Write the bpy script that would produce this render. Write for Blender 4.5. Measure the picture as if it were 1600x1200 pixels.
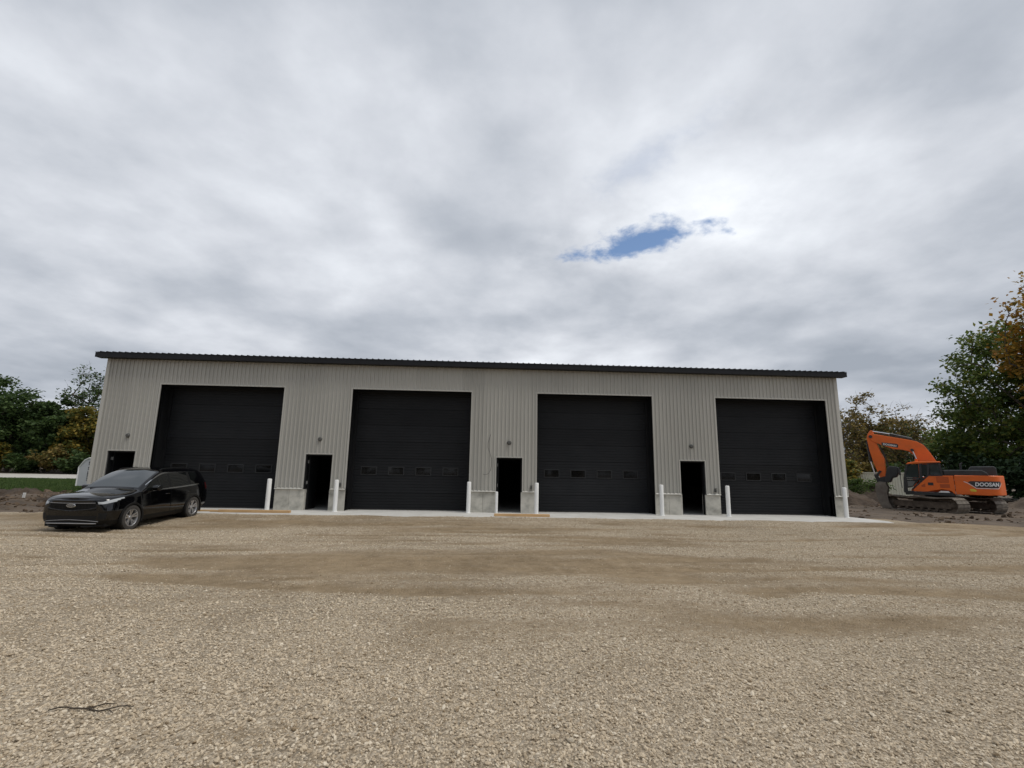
import bpy, math, random
import numpy as np
from mathutils import Vector, Matrix

# ------------------------------------------------------------------ clean
for o in list(bpy.data.objects): bpy.data.objects.remove(o)
S = bpy.context.scene
COL = S.collection
R = math.radians
rng = np.random.default_rng(7)

# ------------------------------------------------------------------ camera
CAMP = (13.3872, -19.2458, 1.55)
cd = bpy.data.cameras.new('camera'); cam = bpy.data.objects.new('camera', cd); COL.objects.link(cam)
cd.sensor_fit = 'HORIZONTAL'; cd.sensor_width = 36.0; cd.lens = 36.0 * 755.0 / 1600.0
cd.clip_start = 0.05; cd.clip_end = 3000
_r = Vector((0.9984454, -0.05335695, 0.01611911)); _u = Vector((-0.02540902, -0.17830889, 0.98364644)); _f = Vector((0.04961019, 0.98252683, 0.17938744))
cam.matrix_world = Matrix(((_r.x, _u.x, -_f.x, CAMP[0]), (_r.y, _u.y, -_f.y, CAMP[1]), (_r.z, _u.z, -_f.z, CAMP[2]), (0, 0, 0, 1)))
S.camera = cam

# ------------------------------------------------------------------ world: overcast with one blue gap
SUN_EL, SUN_AZ = R(62), R(115)      # azimuth clockwise from +Y
w = bpy.data.worlds.new('World'); S.world = w; w.use_nodes = True
nt = w.node_tree; nt.nodes.clear(); N = nt.nodes; L = nt.links
def nd(t, **k):
    n = N.new(t)
    for a, b in k.items():
        if a == 'op': n.operation = b
        else: setattr(n, a, b)
    return n
def vin(sock, v):
    if hasattr(v, 'links'): L.new(v, sock)
    else: sock.default_value = v
def M(op, a, b=None, c=None, clamp=False):
    n = N.new('ShaderNodeMath'); n.operation = op; n.use_clamp = clamp; vin(n.inputs[0], a)
    if b is not None: vin(n.inputs[1], b)
    if c is not None: vin(n.inputs[2], c)
    return n.outputs[0]
def MR(v, a, b, c=0.0, d=1.0, sm=True):
    n = N.new('ShaderNodeMapRange'); n.interpolation_type = 'SMOOTHSTEP' if sm else 'LINEAR'
    vin(n.inputs[0], v)
    for i, q in enumerate((a, b, c, d)): n.inputs[i + 1].default_value = q
    return n.outputs[0]
out = nd('ShaderNodeOutputWorld')
sky = nd('ShaderNodeTexSky', sky_type='NISHITA', sun_disc=False, sun_elevation=SUN_EL, sun_rotation=SUN_AZ)
sky.air_density = 1.0; sky.dust_density = 0.1; sky.ozone_density = 3.0
bgs = nd('ShaderNodeBackground'); bgs.inputs[1].default_value = 0.10; L.new(sky.outputs[0], bgs.inputs[0])
tc = nd('ShaderNodeTexCoord'); sp = nd('ShaderNodeSeparateXYZ'); L.new(tc.outputs['Generated'], sp.inputs[0])
den = M('ADD', M('MAXIMUM', sp.outputs[2], 0.0), 0.22)
PX = M('DIVIDE', sp.outputs[0], den); PY = M('DIVIDE', sp.outputs[1], den)
def P3(x, y, z=0.0):
    n = nd('ShaderNodeCombineXYZ'); vin(n.inputs[0], x); vin(n.inputs[1], y); vin(n.inputs[2], z); return n.outputs[0]
def noise(v, sc, det=6, rough=0.55, dist=0.0):
    n = nd('ShaderNodeTexNoise'); L.new(v, n.inputs['Vector']); n.inputs['Scale'].default_value = sc
    n.inputs['Detail'].default_value = det; n.inputs['Roughness'].default_value = rough; n.inputs['Distortion'].default_value = dist
    return n.outputs['Fac']
PP = P3(PX, PY)
# streaks of the cloud layer run along one wind direction
ca, sa = 0.452, -0.892
AL = M('ADD', M('MULTIPLY', PX, ca), M('MULTIPLY', PY, sa))
AC = M('ADD', M('MULTIPLY', PX, -sa), M('MULTIPLY', PY, ca))
SV = P3(M('MULTIPLY', AL, 0.72), AC, 3.7)
n1 = noise(SV, 1.2, 3, 0.42, 0.1)
n2 = noise(P3(PX, PY, 1.3), 2.0, 6, 0.5, 0.12)
n3 = noise(P3(PX, PY, 9.1), 5.4, 7, 0.55, 0.0)
v = M('ADD', M('ADD', M('MULTIPLY', n1, 0.50), M('MULTIPLY', n2, 0.46)), M('MULTIPLY', n3, 0.17))
# thin seam in the layer along the wind, brighter where the layer is thin
seam = M('SUBTRACT', AC, M('ADD', 0.786, M('MULTIPLY', M('SUBTRACT', n2, 0.5), 0.5)))
seamv = M('POWER', 2.718, M('MULTIPLY', M('MULTIPLY', seam, seam), -9.0))
v = M('SUBTRACT', v, 0.035)
v = M('ADD', v, M('MULTIPLY', seamv, 0.07))
# rim of brighter cloud at the gap
def blob(cx, cy, ax, ay, ang, wob):
    dx = M('SUBTRACT', PX, cx); dy = M('SUBTRACT', PY, cy)
    c, s = math.cos(ang), math.sin(ang)
    a = M('DIVIDE', M('ADD', M('MULTIPLY', dx, c), M('MULTIPLY', dy, s)), ax)
    b = M('DIVIDE', M('ADD', M('MULTIPLY', dx, -s), M('MULTIPLY', dy, c)), ay)
    d = M('SQRT', M('ADD', M('MULTIPLY', a, a), M('MULTIPLY', b, b)))
    return M('ADD', d, M('MULTIPLY', M('SUBTRACT', wob, 0.5), 3.6))
n4 = noise(P3(PX, PY, 4.2), 9.0, 7, 0.6, 0.1)
hole = blob(0.428, 1.292, 0.155, 0.056, -0.46, n4)
rim = MR(hole, 0.9, 3.2, 1.0, 0.0)
v = M('ADD', v, M('MULTIPLY', rim, 0.055))
cr = nd('ShaderNodeValToRGB'); L.new(MR(v, 0.385, 0.755, 0, 1, False), cr.inputs[0])
e = cr.color_ramp.elements
e[0].position = 0.0; e[0].color = (0.275, 0.304, 0.350, 1)
e[1].position = 1.0; e[1].color = (0.745, 0.77, 0.805, 1)
q = e.new(0.32); q.color = (0.385, 0.412, 0.458, 1)
q = e.new(0.56); q.color = (0.500, 0.523, 0.566, 1)
q = e.new(0.78); q.color = (0.615, 0.640, 0.682, 1)
bgc = nd('ShaderNodeBackground'); L.new(cr.outputs[0], bgc.inputs[0]); bgc.inputs[1].default_value = 1.0
gap = MR(hole, 0.45, 1.45, 0.97, 0.0)
w2 = blob(0.355, 1.0, 0.13, 0.05, -0.88, n4)
gap2 = MR(w2, -0.1, 1.5, 0.24, 0.0)
mx = nd('ShaderNodeMixShader'); L.new(M('MAXIMUM', gap, gap2), mx.inputs[0]); L.new(bgc.outputs[0], mx.inputs[1]); L.new(bgs.outputs[0], mx.inputs[2])
L.new(mx.outputs[0], out.inputs[0])
# sun, veiled by the cloud
sd = bpy.data.lights.new('sun', 'SUN'); sd.energy = 1.5; sd.angle = R(24); sd.color = (1.0, 0.955, 0.89)
so = bpy.data.objects.new('sun', sd); COL.objects.link(so)
sdir = Vector((math.sin(SUN_AZ) * math.cos(SUN_EL), math.cos(SUN_AZ) * math.cos(SUN_EL), math.sin(SUN_EL)))
so.rotation_euler = sdir.to_track_quat('Z', 'Y').to_euler()
vs = S.view_settings; vs.view_transform = 'Standard'; vs.look = 'None'; vs.exposure = 0.42; vs.gamma = 1.0; vs.use_curve_mapping = False

# ------------------------------------------------------------------ materials
MATS = {}
def mat(name, c1, c2=None, rough=0.7, scale=3.0, detail=5, bump=0.0, bscale=20.0, metal=0.0, coat=0.0, spec=0.5, stretch=None, ior=None, c3=None, bdist=0.02):
    m = bpy.data.materials.new(name); m.use_nodes = True; t = m.node_tree; b = t.nodes['Principled BSDF']
    b.inputs['Base Color'].default_value = (*c1, 1); b.inputs['Roughness'].default_value = rough; b.inputs['Metallic'].default_value = metal
    b.inputs['Coat Weight'].default_value = coat; b.inputs['Coat Roughness'].default_value = 0.04
    b.inputs['Specular IOR Level'].default_value = spec
    if ior: b.inputs['IOR'].default_value = ior
    if c2 is not None or bump:
        tc = t.nodes.new('ShaderNodeTexCoord'); mp = t.nodes.new('ShaderNodeMapping'); t.links.new(tc.outputs['Object'], mp.inputs[0])
        if stretch: mp.inputs['Scale'].default_value = stretch
    if c2 is not None:
        n = t.nodes.new('ShaderNodeTexNoise'); n.inputs['Scale'].default_value = scale; n.inputs['Detail'].default_value = detail; n.inputs['Roughness'].default_value = 0.6
        t.links.new(mp.outputs[0], n.inputs['Vector'])
        r = t.nodes.new('ShaderNodeValToRGB'); r.color_ramp.elements[0].position = 0.3; r.color_ramp.elements[1].position = 0.7
        r.color_ramp.elements[0].color = (*c1, 1); r.color_ramp.elements[1].color = (*c2, 1)
        if c3 is not None:
            q = r.color_ramp.elements.new(0.5); q.color = (*c3, 1)
        t.links.new(n.outputs['Fac'], r.inputs[0]); t.links.new(r.outputs[0], b.inputs['Base Color'])
    if bump:
        n = t.nodes.new('ShaderNodeTexNoise'); n.inputs['Scale'].default_value = bscale; n.inputs['Detail'].default_value = 6
        t.links.new(mp.outputs[0], n.inputs['Vector'])
        bp = t.nodes.new('ShaderNodeBump'); bp.inputs['Strength'].default_value = bump; bp.inputs['Distance'].default_value = bdist
        t.links.new(n.outputs['Fac'], bp.inputs['Height']); t.links.new(bp.outputs[0], b.inputs['Normal'])
    MATS[name] = m
    return m
def leafmat(name, cols, trans=0.38):
    m = bpy.data.materials.new(name); m.use_nodes = True; t = m.node_tree; b = t.nodes['Principled BSDF']
    g = t.nodes.new('ShaderNodeNewGeometry'); r = t.nodes.new('ShaderNodeValToRGB'); t.links.new(g.outputs['Random Per Island'], r.inputs[0])
    el = r.color_ramp.elements
    el[0].position = 0; el[0].color = (*cols[0], 1); el[1].position = 1; el[1].color = (*cols[-1], 1)
    for i, c in enumerate(cols[1:-1]):
        q = el.new((i + 1) / (len(cols) - 1)); q.color = (*c, 1)
    t.links.new(r.outputs[0], b.inputs['Base Color']); b.inputs['Roughness'].default_value = 0.65; b.inputs['Specular IOR Level'].default_value = 0.25
    tr = t.nodes.new('ShaderNodeBsdfTranslucent'); t.links.new(r.outputs[0], tr.inputs[0])
    mx = t.nodes.new('ShaderNodeMixShader'); mx.inputs[0].default_value = trans
    o = t.nodes['Material Output']; t.links.new(b.outputs[0], mx.inputs[1]); t.links.new(tr.outputs[0], mx.inputs[2]); t.links.new(mx.outputs[0], o.inputs[0])
    MATS[name] = m; return m
def instmat(name, cols, rough=0.85, bump=0.0):
    m = bpy.data.materials.new(name); m.use_nodes = True; t = m.node_tree; b = t.nodes['Principled BSDF']
    g = t.nodes.new('ShaderNodeObjectInfo'); r = t.nodes.new('ShaderNodeValToRGB'); t.links.new(g.outputs['Random'], r.inputs[0])
    el = r.color_ramp.elements
    el[0].position = 0; el[0].color = (*cols[0], 1); el[1].position = 1; el[1].color = (*cols[-1], 1)
    for i, c in enumerate(cols[1:-1]):
        q = el.new((i + 1) / (len(cols) - 1)); q.color = (*c, 1)
    t.links.new(r.outputs[0], b.inputs['Base Color']); b.inputs['Roughness'].default_value = rough; b.inputs['Specular IOR Level'].default_value = 0.25
    MATS[name] = m; return m

mat('siding', (0.375, 0.366, 0.332), (0.420, 0.410, 0.372), rough=0.48, scale=0.9, stretch=(1, 1, 0.25), bump=0.05, bscale=3.0)
mat('trim_beige', (0.43, 0.42, 0.38), (0.47, 0.46, 0.42), rough=0.45, scale=2)
mat('black_steel', (0.008, 0.0085, 0.0095), (0.012, 0.0125, 0.0135), rough=0.5, scale=1.5, spec=0.22)
mat('door_black', (0.0095, 0.0105, 0.0125), (0.0145, 0.0155, 0.0175), rough=0.5, scale=0.8, detail=3, bump=0.05, bscale=4, spec=0.22)
mat('frame_grey', (0.024, 0.025, 0.027), rough=0.5, spec=0.3)
mat('dark_glass', (0.006, 0.006, 0.006), rough=0.05, spec=0.35)
mat('roof_black', (0.011, 0.0115, 0.013), (0.016, 0.0165, 0.019), rough=0.5, scale=2, spec=0.22)
mat('concrete_wall', (0.24, 0.235, 0.205), (0.56, 0.54, 0.48), rough=0.85, scale=2.2, detail=9, bump=0.15, bscale=18, c3=(0.46, 0.445, 0.395))
mat('concrete_slab', (0.44, 0.43, 0.40), (0.58, 0.57, 0.535), rough=0.85, scale=1.3, detail=8, bump=0.1, bscale=25)
mat('interior', (0.10, 0.10, 0.10), rough=0.8)
mat('steel_grey', (0.32, 0.32, 0.31), (0.42, 0.42, 0.41), rough=0.4, metal=0.6, scale=6)
mat('white_pvc', (0.78, 0.78, 0.76), (0.84, 0.84, 0.82), rough=0.45, scale=4, detail=8, bump=0.03, bscale=9)
mat('lumber', (0.42, 0.25, 0.11), (0.58, 0.38, 0.19), rough=0.75, scale=3, stretch=(0.6, 9, 9), detail=6, bump=0.1, bscale=12)
mat('cable_black', (0.02, 0.02, 0.02), rough=0.6)
mat('lamp_grey', (0.08, 0.08, 0.075), rough=0.5)
mat('bark', (0.050, 0.040, 0.031), (0.105, 0.088, 0.070), rough=0.95, scale=4, stretch=(3, 3, 0.6), bump=0.5, bscale=9)
mat('soil', (0.032, 0.022, 0.0145), (0.094, 0.067, 0.046), rough=0.95, scale=1.1, detail=10, bump=0.9, bscale=5, bdist=0.12, c3=(0.058, 0.041, 0.028))
mat('soil_dry', (0.055, 0.040, 0.027), (0.150, 0.113, 0.079), rough=0.95, scale=0.9, detail=10, bump=0.9, bscale=3, bdist=0.12, c3=(0.092, 0.068, 0.047), stretch=(.6, 1.6, 1))
mat('lawn', (0.030, 0.058, 0.014), (0.062, 0.092, 0.022), rough=0.9, scale=0.5, detail=8, bump=0.6, bscale=14, bdist=0.05)
mat('road_gravel', (0.36, 0.34, 0.30), (0.46, 0.44, 0.40), rough=0.9, scale=1.0, detail=8, bump=0.3, bscale=20)
mat('car_paint', (0.0015, 0.0015, 0.002), rough=0.07, coat=0.0, spec=0.6)
mat('car_plastic', (0.008, 0.008, 0.008), rough=0.6, spec=0.25)
mat('car_glass', (0.006, 0.007, 0.007), rough=0.03, spec=0.5)
mat('windscreen', (0.020, 0.026, 0.028), rough=0.04, ior=2.1)
mat('chrome', (0.55, 0.56, 0.57), rough=0.18, metal=1.0)
mat('satin_silver', (0.36, 0.36, 0.37), rough=0.4, metal=0.6)
mat('rubber', (0.030, 0.028, 0.026), (0.055, 0.05, 0.044), rough=0.85, scale=7, bump=0.1)
mat('wheel_alloy', (0.50, 0.50, 0.51), rough=0.32, metal=0.8)
mat('lamp_lens', (0.40, 0.42, 0.43), rough=0.12, ior=1.6)
mat('tail_red', (0.06, 0.004, 0.004), rough=0.2)
mat('emblem_blue', (0.10, 0.11, 0.13), rough=0.25)
mat('exc_orange', (0.58, 0.118, 0.016), (0.76, 0.140, 0.012), rough=0.42, scale=1.6, detail=9, bump=0.04, bscale=5, c3=(0.72, 0.132, 0.012))
mat('exc_dark_orange', (0.40, 0.072, 0.012), rough=0.5)
mat('exc_black', (0.016, 0.017, 0.018), (0.035, 0.036, 0.037), rough=0.5, scale=3)
mat('exc_grey_top', (0.10, 0.105, 0.10), (0.15, 0.155, 0.15), rough=0.6, scale=4)
mat('exc_mud', (0.060, 0.045, 0.034), (0.135, 0.105, 0.08), rough=0.9, scale=3, bump=0.5, bscale=9)
mat('exc_shoe', (0.12, 0.10, 0.08), (0.30, 0.265, 0.22), rough=0.6, scale=5, metal=0.3)
mat('exc_bucket', (0.12, 0.10, 0.082), (0.21, 0.185, 0.155), rough=0.75, scale=3, bump=0.3, bscale=10)
mat('exc_glass', (0.030, 0.040, 0.040), rough=0.04, ior=1.7)
mat('decal_white', (0.75, 0.75, 0.74), rough=0.5)
mat('decal_yellow', (0.65, 0.50, 0.04), rough=0.5)
mat('trailer_grey', (0.47, 0.48, 0.49), (0.54, 0.55, 0.56), rough=0.5, scale=1)
mat('container_cream', (0.66, 0.63, 0.48), (0.76, 0.73, 0.60), rough=0.6, scale=1.2)
mat('stick_wood', (0.035, 0.026, 0.018), (0.085, 0.064, 0.044), rough=0.9, scale=15)
leafmat('leaf_dark', [(0.0303, 0.0567, 0.0189), (0.0567, 0.0983, 0.0303), (0.0945, 0.1418, 0.0416), (0.0454, 0.0756, 0.0303)])
leafmat('leaf_green', [(0.0455, 0.0780, 0.0195), (0.0844, 0.1364, 0.0325), (0.1380, 0.1868, 0.0422), (0.1949, 0.1949, 0.0422)])
leafmat('leaf_gold', [(0.1232, 0.0952, 0.0202), (0.2912, 0.168, 0.0246), (0.4032, 0.224, 0.0336), (0.224, 0.1624, 0.0314), (0.3808, 0.1624, 0.0336)])
leafmat('leaf_olive', [(0.0906, 0.0955, 0.0296), (0.1812, 0.1515, 0.0428), (0.2718, 0.1895, 0.0593), (0.1401, 0.1071, 0.0461)])
leafmat('leaf_yellow', [(0.1053, 0.1160, 0.0295), (0.2317, 0.1854, 0.0380), (0.3476, 0.2423, 0.0463), (0.1160, 0.1348, 0.0380), (0.0738, 0.1053, 0.0317)])
leafmat('leaf_weed', [(0.044, 0.0825, 0.0198), (0.077, 0.132, 0.0308), (0.121, 0.154, 0.044)])
leafmat('leaf_cedar', [(0.015, 0.033, 0.0135), (0.027, 0.051, 0.0195), (0.042, 0.069, 0.0255)], 0.1)
instmat('stone', [(0.32, 0.254, 0.175), (0.44, 0.362, 0.257), (0.56, 0.470, 0.346), (0.49, 0.407, 0.295), (0.64, 0.563, 0.442), (0.385, 0.306, 0.212), (0.53, 0.440, 0.318)])
instmat('stone_dusty', [(0.25, 0.187, 0.115), (0.34, 0.262, 0.170), (0.41, 0.33, 0.23), (0.29, 0.218, 0.138)])
instmat('clod', [(0.055, 0.038, 0.025), (0.10, 0.072, 0.048), (0.145, 0.105, 0.072), (0.08, 0.056, 0.038)], 0.95)
instmat('grass_blade', [(0.030, 0.060, 0.014), (0.048, 0.085, 0.018), (0.075, 0.105, 0.026)], 0.8)

def panel_tone(name, lo, hi):
    t = MATS[name].node_tree; b = t.nodes['Principled BSDF']; src_ = b.inputs['Base Color'].links[0].from_socket
    oi = t.nodes.new('ShaderNodeObjectInfo'); mr = t.nodes.new('ShaderNodeMapRange'); t.links.new(oi.outputs['Random'], mr.inputs[0]); mr.inputs[3].default_value = lo; mr.inputs[4].default_value = hi
    mx = t.nodes.new('ShaderNodeMix'); mx.data_type = 'RGBA'; mx.blend_type = 'MULTIPLY'; mx.inputs['Factor'].default_value = 1.0
    t.links.new(src_, mx.inputs['A']); t.links.new(mr.outputs[0], mx.inputs['B']); t.links.new(mx.outputs['Result'], b.inputs['Base Color'])
panel_tone('siding', .94, 1.05); panel_tone('concrete_wall', .88, 1.12); panel_tone('door_black', .8, 1.25)
# gravel yard: colour from a dirt / gravel map of its own
def yard_mat():
    m = bpy.data.materials.new('yard'); m.use_nodes = True; t = m.node_tree; b = t.nodes['Principled BSDF']; n = t.nodes; l = t.links
    at = n.new('ShaderNodeAttribute'); at.attribute_name = 'dirt'
    tc = n.new('ShaderNodeTexCoord')
    def nz(sc, det, rough=0.6):
        q = n.new('ShaderNodeTexNoise'); q.inputs['Scale'].default_value = sc; q.inputs['Detail'].default_value = det; q.inputs['Roughness'].default_value = rough
        l.new(tc.outputs['Object'], q.inputs['Vector']); return q.outputs['Fac']
    vo = n.new('ShaderNodeTexVoronoi'); vo.inputs['Scale'].default_value = 46; l.new(tc.outputs['Object'], vo.inputs['Vector'])
    # gravel colour per cell
    wn = n.new('ShaderNodeSeparateColor'); l.new(vo.outputs['Color'], wn.inputs[0])
    r1 = n.new('ShaderNodeValToRGB'); l.new(wn.outputs[0], r1.inputs[0])
    e = r1.color_ramp.elements; e[0].color = (0.24, 0.19, 0.132, 1); e[1].color = (0.56, 0.478, 0.365, 1)
    q = e.new(0.5); q.color = (0.41, 0.338, 0.245, 1)
    r2 = n.new('ShaderNodeValToRGB'); l.new(nz(3.0, 9, 0.7), r2.inputs[0])
    e = r2.color_ramp.elements; e[0].position = .3; e[1].position = .7; e[0].color = (0.205, 0.150, 0.088, 1); e[1].color = (0.350, 0.265, 0.165, 1)
    mx = n.new('ShaderNodeMix'); mx.data_type = 'RGBA'
    # break the map up with stone sized noise
    md = n.new('ShaderNodeMath'); md.operation = 'ADD'; l.new(at.outputs['Fac'], md.inputs[0])
    ms = n.new('ShaderNodeMath'); ms.operation = 'MULTIPLY_ADD'; l.new(nz(11, 4), ms.inputs[0]); ms.inputs[1].default_value = 1.3; ms.inputs[2].default_value = -0.65
    l.new(ms.outputs[0], md.inputs[1]); md.use_clamp = True
    l.new(md.outputs[0], mx.inputs['Factor']); l.new(r1.outputs[0], mx.inputs['A']); l.new(r2.outputs[0], mx.inputs['B'])
    big = n.new('ShaderNodeMapRange'); l.new(nz(0.35, 5), big.inputs[0]); big.inputs[1].default_value = .3; big.inputs[2].default_value = .7; big.inputs[3].default_value = .86; big.inputs[4].default_value = 1.12
    mu = n.new('ShaderNodeMix'); mu.data_type = 'RGBA'; mu.blend_type = 'MULTIPLY'; mu.inputs['Factor'].default_value = 1.0
    l.new(mx.outputs['Result'], mu.inputs['A']); l.new(big.outputs[0], mu.inputs['B'])
    l.new(mu.outputs['Result'], b.inputs['Base Color']); b.inputs['Roughness'].default_value = .92; b.inputs['Specular IOR Level'].default_value = .2
    ds = n.new('ShaderNodeMath'); ds.operation = 'MULTIPLY'; l.new(vo.outputs['Distance'], ds.inputs[0]); ds.inputs[1].default_value = -1.0
    ad = n.new('ShaderNodeMath'); ad.operation = 'ADD'; l.new(ds.outputs[0], ad.inputs[0]); l.new(nz(45, 4), ad.inputs[1])
    bp = n.new('ShaderNodeBump'); bp.inputs['Strength'].default_value = .9; bp.inputs['Distance'].default_value = .03
    l.new(ad.outputs[0], bp.inputs['Height']); l.new(bp.outputs[0], b.inputs['Normal'])
    MATS['yard'] = m
yard_mat()

# ------------------------------------------------------------------ helpers
def tag(o, label=None, cat=None, group=None, kind=None):
    if label: o['label'] = label
    if cat: o['category'] = cat
    if group: o['group'] = group
    if kind: o['kind'] = kind
    return o
def empty(name, loc, rz=0.0, label=None, cat=None, group=None):
    o = bpy.data.objects.new(name, None); COL.objects.link(o); o.location = loc; o.rotation_euler = (0, 0, rz); o.empty_display_size = 0.2
    return tag(o, label, cat, group)
def link(name, me, parent=None, loc=None, rot=None):
    o = bpy.data.objects.new(name, me); COL.objects.link(o)
    if parent: o.parent = parent
    if loc is not None: o.location = loc
    if rot is not None: o.rotation_euler = rot
    return o
class MB:
    def __init__(s): s.v = []; s.f = []
    def add(s, vs, fs):
        b = len(s.v); s.v += [tuple(p) for p in vs]; s.f += [tuple(i + b for i in f) for f in fs]; return s
    def box(s, x0, x1, y0, y1, z0, z1):
        return s.add([(x0, y0, z0), (x1, y0, z0), (x1, y1, z0), (x0, y1, z0), (x0, y0, z1), (x1, y0, z1), (x1, y1, z1), (x0, y1, z1)],
                     [(0, 3, 2, 1), (4, 5, 6, 7), (0, 1, 5, 4), (1, 2, 6, 5), (2, 3, 7, 6), (3, 0, 4, 7)])
    def prism(s, pts, y0, y1):            # polygon in x,z pushed along y
        n = len(pts); a = sum(pts[i][0] * pts[(i + 1) % n][1] - pts[(i + 1) % n][0] * pts[i][1] for i in range(n))
        if a < 0: pts = pts[::-1]
        vs = [(x, y0, z) for x, z in pts] + [(x, y1, z) for x, z in pts]
        return s.add(vs, [tuple(range(n)), tuple(range(2 * n - 1, n - 1, -1))] + [((i + 1) % n, i, i + n, (i + 1) % n + n) for i in range(n)])
    def plan(s, pts, z0, z1):             # polygon in x,y pushed along z
        n = len(pts); a = sum(pts[i][0] * pts[(i + 1) % n][1] - pts[(i + 1) % n][0] * pts[i][1] for i in range(n))
        if a < 0: pts = pts[::-1]
        vs = [(x, y, z0) for x, y in pts] + [(x, y, z1) for x, y in pts]
        return s.add(vs, [tuple(range(n - 1, -1, -1)), tuple(range(n, 2 * n))] + [(i, (i + 1) % n, (i + 1) % n + n, i + n) for i in range(n)])
    def tube(s, pts, rad, sides=8, cap=True):
        pts = [Vector(p) for p in pts]; rad = rad if hasattr(rad, '__len__') else [rad] * len(pts); rings = []; b = len(s.v)
        for i, p in enumerate(pts):
            d = (pts[min(i + 1, len(pts) - 1)] - pts[max(i - 1, 0)]).normalized()
            u = d.cross(Vector((0, 0, 1)) if abs(d.z) < 0.9 else Vector((1, 0, 0))).normalized(); q = d.cross(u)
            for k in range(sides):
                a = 2 * math.pi * k / sides; s.v.append(tuple(p + (u * math.cos(a) + q * math.sin(a)) * rad[i]))
        for i in range(len(pts) - 1):
            for k in range(sides):
                k2 = (k + 1) % sides; s.f.append((b + i * sides + k, b + i * sides + k2, b + (i + 1) * sides + k2, b + (i + 1) * sides + k))
        if cap:
            s.f.append(tuple(b + k for k in range(sides - 1, -1, -1))); s.f.append(tuple(b + (len(pts) - 1) * sides + k for k in range(sides)))
        return s
    def lathe(s, prof, sides=24, axis='y', c=(0, 0, 0)):   # profile (radius, along axis)
        b = len(s.v); n = len(prof)
        for k in range(sides):
            a = 2 * math.pi * k / sides
            for r, h in prof:
                if axis == 'y': p = (c[0] + r * math.cos(a), c[1] + h, c[2] + r * math.sin(a))
                else: p = (c[0] + r * math.cos(a), c[1] + r * math.sin(a), c[2] + h)
                s.v.append(p)
        for k in range(sides):
            k2 = (k + 1) % sides
            for i in range(n - 1): s.f.append((b + k * n + i, b + k2 * n + i, b + k2 * n + i + 1, b + k * n + i + 1))
        return s
    def mesh(s, name, m, smooth=None):
        me = bpy.data.meshes.new(name); me.from_pydata(s.v, [], s.f); me.materials.append(MATS[m])
        if smooth is not None:
            me.shade_smooth()
            try: me.set_sharp_from_angle(angle=R(smooth))
            except Exception: pass
        return me
    def build(s, name, m, parent=None, loc=None, rot=None, smooth=None, bevel=0.0, seg=2):
        o = link(name, s.mesh(name, m, smooth), parent, loc, rot)
        if bevel:
            b = o.modifiers.new('bevel', 'BEVEL'); b.width = bevel; b.segments = seg; b.limit_method = 'ANGLE'; b.angle_limit = R(35)
        return o
def npmesh(name, v, f, m, smooth=False):
    me = bpy.data.meshes.new(name); v = np.asarray(v, np.float32); f = np.asarray(f, np.int32); k = f.shape[1]
    me.vertices.add(len(v)); me.vertices.foreach_set('co', v.ravel()); me.loops.add(f.size); me.loops.foreach_set('vertex_index', f.ravel())
    me.polygons.add(len(f)); me.polygons.foreach_set('loop_start', np.arange(0, f.size, k, dtype=np.int32))
    me.update(calc_edges=True)
    if smooth: me.shade_smooth()
    me.materials.append(MATS[m]); return me
def text_mesh(name, txt, height, m, fn, parent, shear=0.0, width=None, thick=0.006, bold=0.0):
    cu = bpy.data.curves.new('txt', 'FONT'); cu.body = txt; cu.size = 1.0; cu.extrude = 0.0; cu.shear = shear; cu.offset = bold; cu.resolution_u = 3
    o = bpy.data.objects.new('txt', cu); COL.objects.link(o); dg = bpy.context.evaluated_depsgraph_get()
    me = bpy.data.meshes.new_from_object(o.evaluated_get(dg)); bpy.data.objects.remove(o); bpy.data.curves.remove(cu)
    co = np.array([vv.co[:] for vv in me.vertices]); lo = co.min(0); hi = co.max(0); co -= (lo + hi) / 2
    sy = height / (hi[1] - lo[1]); sx = (width / (hi[0] - lo[0])) if width else sy
    co[:, 0] *= sx; co[:, 1] *= sy
    for vv, c in zip(me.vertices, co): vv.co = fn(c[0], c[1])
    me.materials.clear(); me.materials.append(MATS[m]); me.name = name; me.update()
    return link(name, me, parent)
# lattice value noise
_perm = np.random.default_rng(3).random((256, 256))
def vnoise(x, y):
    x = np.asarray(x, float); y = np.asarray(y, float); xi = np.floor(x).astype(int); yi = np.floor(y).astype(int); fx = x - xi; fy = y - yi
    fx = fx * fx * (3 - 2 * fx); fy = fy * fy * (3 - 2 * fy); g = lambda a, b: _perm[a % 256, b % 256]
    return (g(xi, yi) * (1 - fx) + g(xi + 1, yi) * fx) * (1 - fy) + (g(xi, yi + 1) * (1 - fx) + g(xi + 1, yi + 1) * fx) * fy
def fbm(x, y, o=4, g=0.5):
    s = 0.0; a = 1.0; t = 0.0
    for i in range(o): s = s + a * vnoise(np.asarray(x) * 2 ** i + 17.3 * i, np.asarray(y) * 2 ** i + 5.1 * i); t += a; a *= g
    return s / t
def ss(t): t = np.clip(t, 0, 1); return t * t * (3 - 2 * t)

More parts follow.
